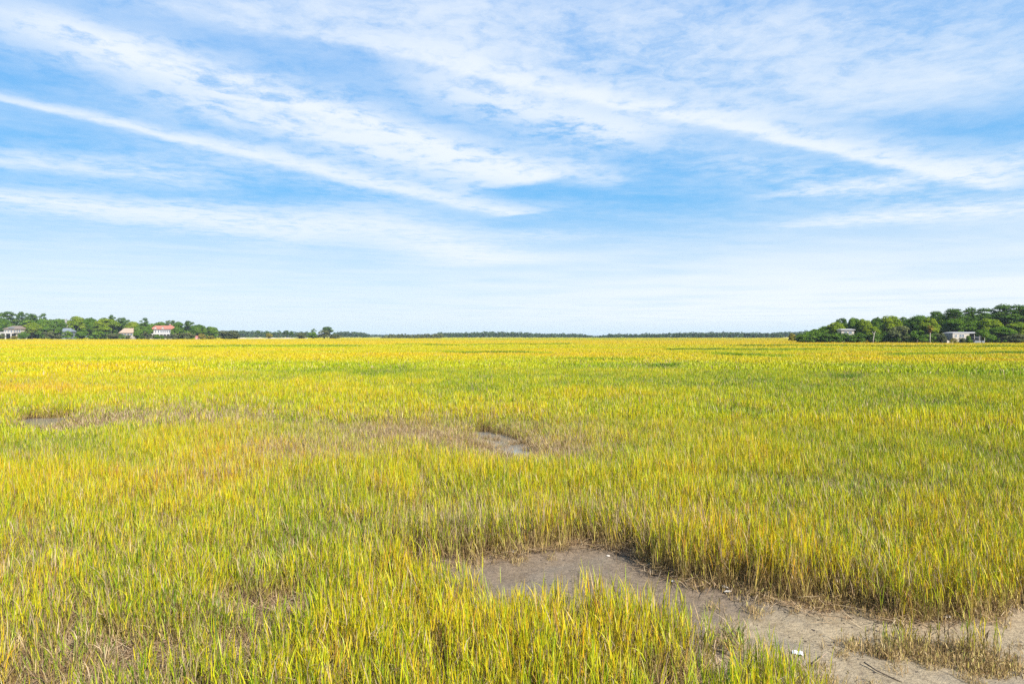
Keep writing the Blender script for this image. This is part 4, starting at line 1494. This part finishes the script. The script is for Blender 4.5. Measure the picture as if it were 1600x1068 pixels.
def shell(u, v, s, label, seed):
    g = random.Random(seed)
    p = gz(u, v)
    n, V, F_ = 14, [], []
    for ring in range(4):
        f = ring / 3
        for k in range(n):
            th = 2 * math.pi * k / n
            r = s * f * (1 + 0.18 * math.cos(th) + 0.10 * math.sin(5 * th + seed) * f)
            V.append((r * math.cos(th) * 1.3, r * math.sin(th), s * 0.42 * (1 - f * f) + 0.01 + g.uniform(0, 0.006)))
    for ring in range(3):
        for k in range(n):
            a, b = ring * n + k, ring * n + (k + 1) % n
            F_.append((a, b, b + n, a + n))
    me = bpy.data.meshes.new('shell')
    me.from_pydata(V, [], F_)
    me.materials.append(M_SHELL)
    o = obj('oyster_shell', me)
    o.location = p + Vector((0, 0, 0.004))
    o.rotation_euler = (g.uniform(-0.2, 0.2), g.uniform(-0.2, 0.2), g.uniform(0, 6.28))
    tag(o, label, 'shell')


shell(1133, 921, 0.062, 'largest pale shell at the edge of the creek bed, beside tall dark blades', 1)
shell(1139, 930, 0.045, 'pale shell just below the largest one on the creek edge', 2)
shell(800, 868, 0.05, 'white shell under the grass at the upper end of the bare mud', 3)
shell(951, 870, 0.03, 'small white shell alone in the middle of the bare brown mud', 4)
shell(1481, 967, 0.04, 'small pinkish shell at the foot of the grass on the right', 5)
shell(1052, 912, 0.025, 'tiny white shell where the bare mud narrows', 6)


def stick(pts, r, mat, label, nm='driftwood_stick'):
    b = MB()
    P = [gz(*q) + Vector((0, 0, r + h)) for *q, h in pts]
    b.tube(P, [r * (1 - 0.5 * k / (len(P) - 1)) for k in range(len(P))], 6)
    tag(b.build(nm, mat, None, True), label, 'stick')


stick([(948, 853, 0.0), (968, 852, 0.02), (992, 851, 0.01)], 0.014, M_STICK, 'pale thin stick lying along the top of the bare mud')
stick([(733, 881, 0.0), (752, 868, 0.03), (800, 858, 0.05), (812, 850, 0.12)], 0.012, M_STICK, 'long bent pale stick at the upper left end of the mud')
stick([(1352, 1041, 0.03), (1372, 1051, 0.01), (1398, 1062, 0.0), (1412, 1068, 0.0)], 0.008, M_DSTICK, 'dark stick lying on the sandy mud at the bottom')
stick([(1270, 1042, 0.0), (1284, 1034, 0.03), (1292, 1030, 0.05)], 0.012, M_STICK, 'short pale stick below the white scrap')

b = MB()
p = gz(1248, 1023)
for k in range(4):
    z0, z1 = 0.012 + 0.012 * (k % 2), 0.012 + 0.012 * ((k + 1) % 2)
    x0, x1 = -0.06 + 0.03 * k, -0.06 + 0.03 * (k + 1)
    b.poly([(x0, -0.04, z0), (x1, -0.04, z1), (x1, 0.04, z1 + 0.008), (x0, 0.04, z0 + 0.008)])
o = b.build('plastic_scrap', M_PAPER)
sol = o.modifiers.new('thick', 'SOLIDIFY')
sol.thickness = 0.003
o.location = p
o.rotation_euler = (0, 0, -0.35)
tag(o, 'white crumpled plastic scrap lying on the sandy mud', 'litter')

TUFTS = [
    (1370, 1008, 0.16, 8, 0.22, 'leftmost thin brown tuft standing alone on the sandy mud'),
    (1386, 1030, 0.05, 4, 0.34, 'single upright green stem left of the dark green tuft on the sandy mud'),
    (1407, 1024, 0.16, 22, 0.40, 'dark green tuft in the left part of the bed on the sandy mud'),
    (1421, 1003, 0.06, 5, 0.44, 'tall slim stem behind the dark green tuft on the sandy mud'),
    (1465, 1016, 0.14, 12, 0.33, 'green tuft with brown stubble in the middle of the sandy mud'),
    (1496, 1024, 0.10, 7, 0.24, 'short olive tuft between the middle tuft and the tall green ones'),
    (1513, 1032, 0.09, 9, 0.50, 'tall bright green tuft, left of the three on the right of the sandy mud'),
    (1529, 1034, 0.09, 8, 0.48, 'tall green tuft, middle of the three on the right of the sandy mud'),
    (1546, 1030, 0.12, 11, 0.48, 'fan-shaped tall green tuft, right of the three on the sandy mud'),
    (1562, 1038, 0.03, 2, 0.36, 'last single stem at the right end of the bed of tufts'),
]
for k, (u, v, rad, n, hh, lab) in enumerate(TUFTS):
    me = clump('tuft', M_GRASS, rad, n, 4, 0.011, (hh * 0.75, hh * 1.05), seed=500 + k, dead=0.25, lean_s=0.12)
    o = obj('cordgrass_tuft', me)
    o.location = gz(u, v)
    o['tint'], o['dead'], o['irnd'] = 0.30 + 0.03 * (k % 3), 0.15 + 0.5 * (k in (0, 4, 5)), random.random()
    tag(o, lab, 'grass tuft', 'tufts on the sandy mud')


def stubble():
    """short dead stems over the bed of tufts and along the near fringe"""
    src = [clump('stubble_clump', M_GRASS, 0.12, 12, 2, 0.011, (0.06, 0.17), seed=600 + k, dead=0.6, lean_s=0.3) for k in range(4)]
    P = []
    for cu, cv, ru, rv, n in ((1400, 1018, 40, 9, 26), (1500, 1036, 50, 12, 40), (1540, 1042, 30, 12, 24), (1450, 1018, 40, 8, 18), (1240, 1062, 80, 10, 22), (1330, 955, 190, 8, 30)):
        for _ in range(n):
            P.append(gz(random.gauss(cu, ru), max(870, random.gauss(cv, rv))))
    for a, c in zip(CREEK[2:23], CREEK[3:24]):
        for _ in range(6):
            f = random.random()
            P.append(gz(a[0] + (c[0] - a[0]) * f + random.gauss(0, 5), a[1] + (c[1] - a[1]) * f + abs(random.gauss(0, 7))))
    P = np.array([tuple(q) for q in P])
    n = len(P)
    rot = np.stack([rng.normal(0, 0.1, n), rng.normal(0, 0.1, n), rng.uniform(0, 6.283, n)], 1)
    s = rng.uniform(0.7, 1.3, n)
    scatter('grass_stubble', src, P, rot, np.stack([s, s, s], 1), rng.integers(0, 4, n).astype(float), np.full(n, 0.25), np.full(n, 0.6), 'short brown dead stems on the sandy mud')


stubble()

# ------------------------------------------------------------------ the air over the marsh
b = MB()
b.box((0, 2200, 19), (7000, 5600, 42))
m, g, p = material('haze')
g.n.remove(p)
pv = g.new('ShaderNodeVolumePrincipled')
pv.inputs['Color'].default_value = (0.70, 0.86, 1.0, 1)
pv.inputs['Density'].default_value = 0.00006
pv.inputs['Anisotropy'].default_value = 0.0
g.l.new(pv.outputs[0], g.n['Material Output'].inputs['Volume'])
tag(b.build('haze', m), 'pale blue air over the marsh', None, None, 'stuff')
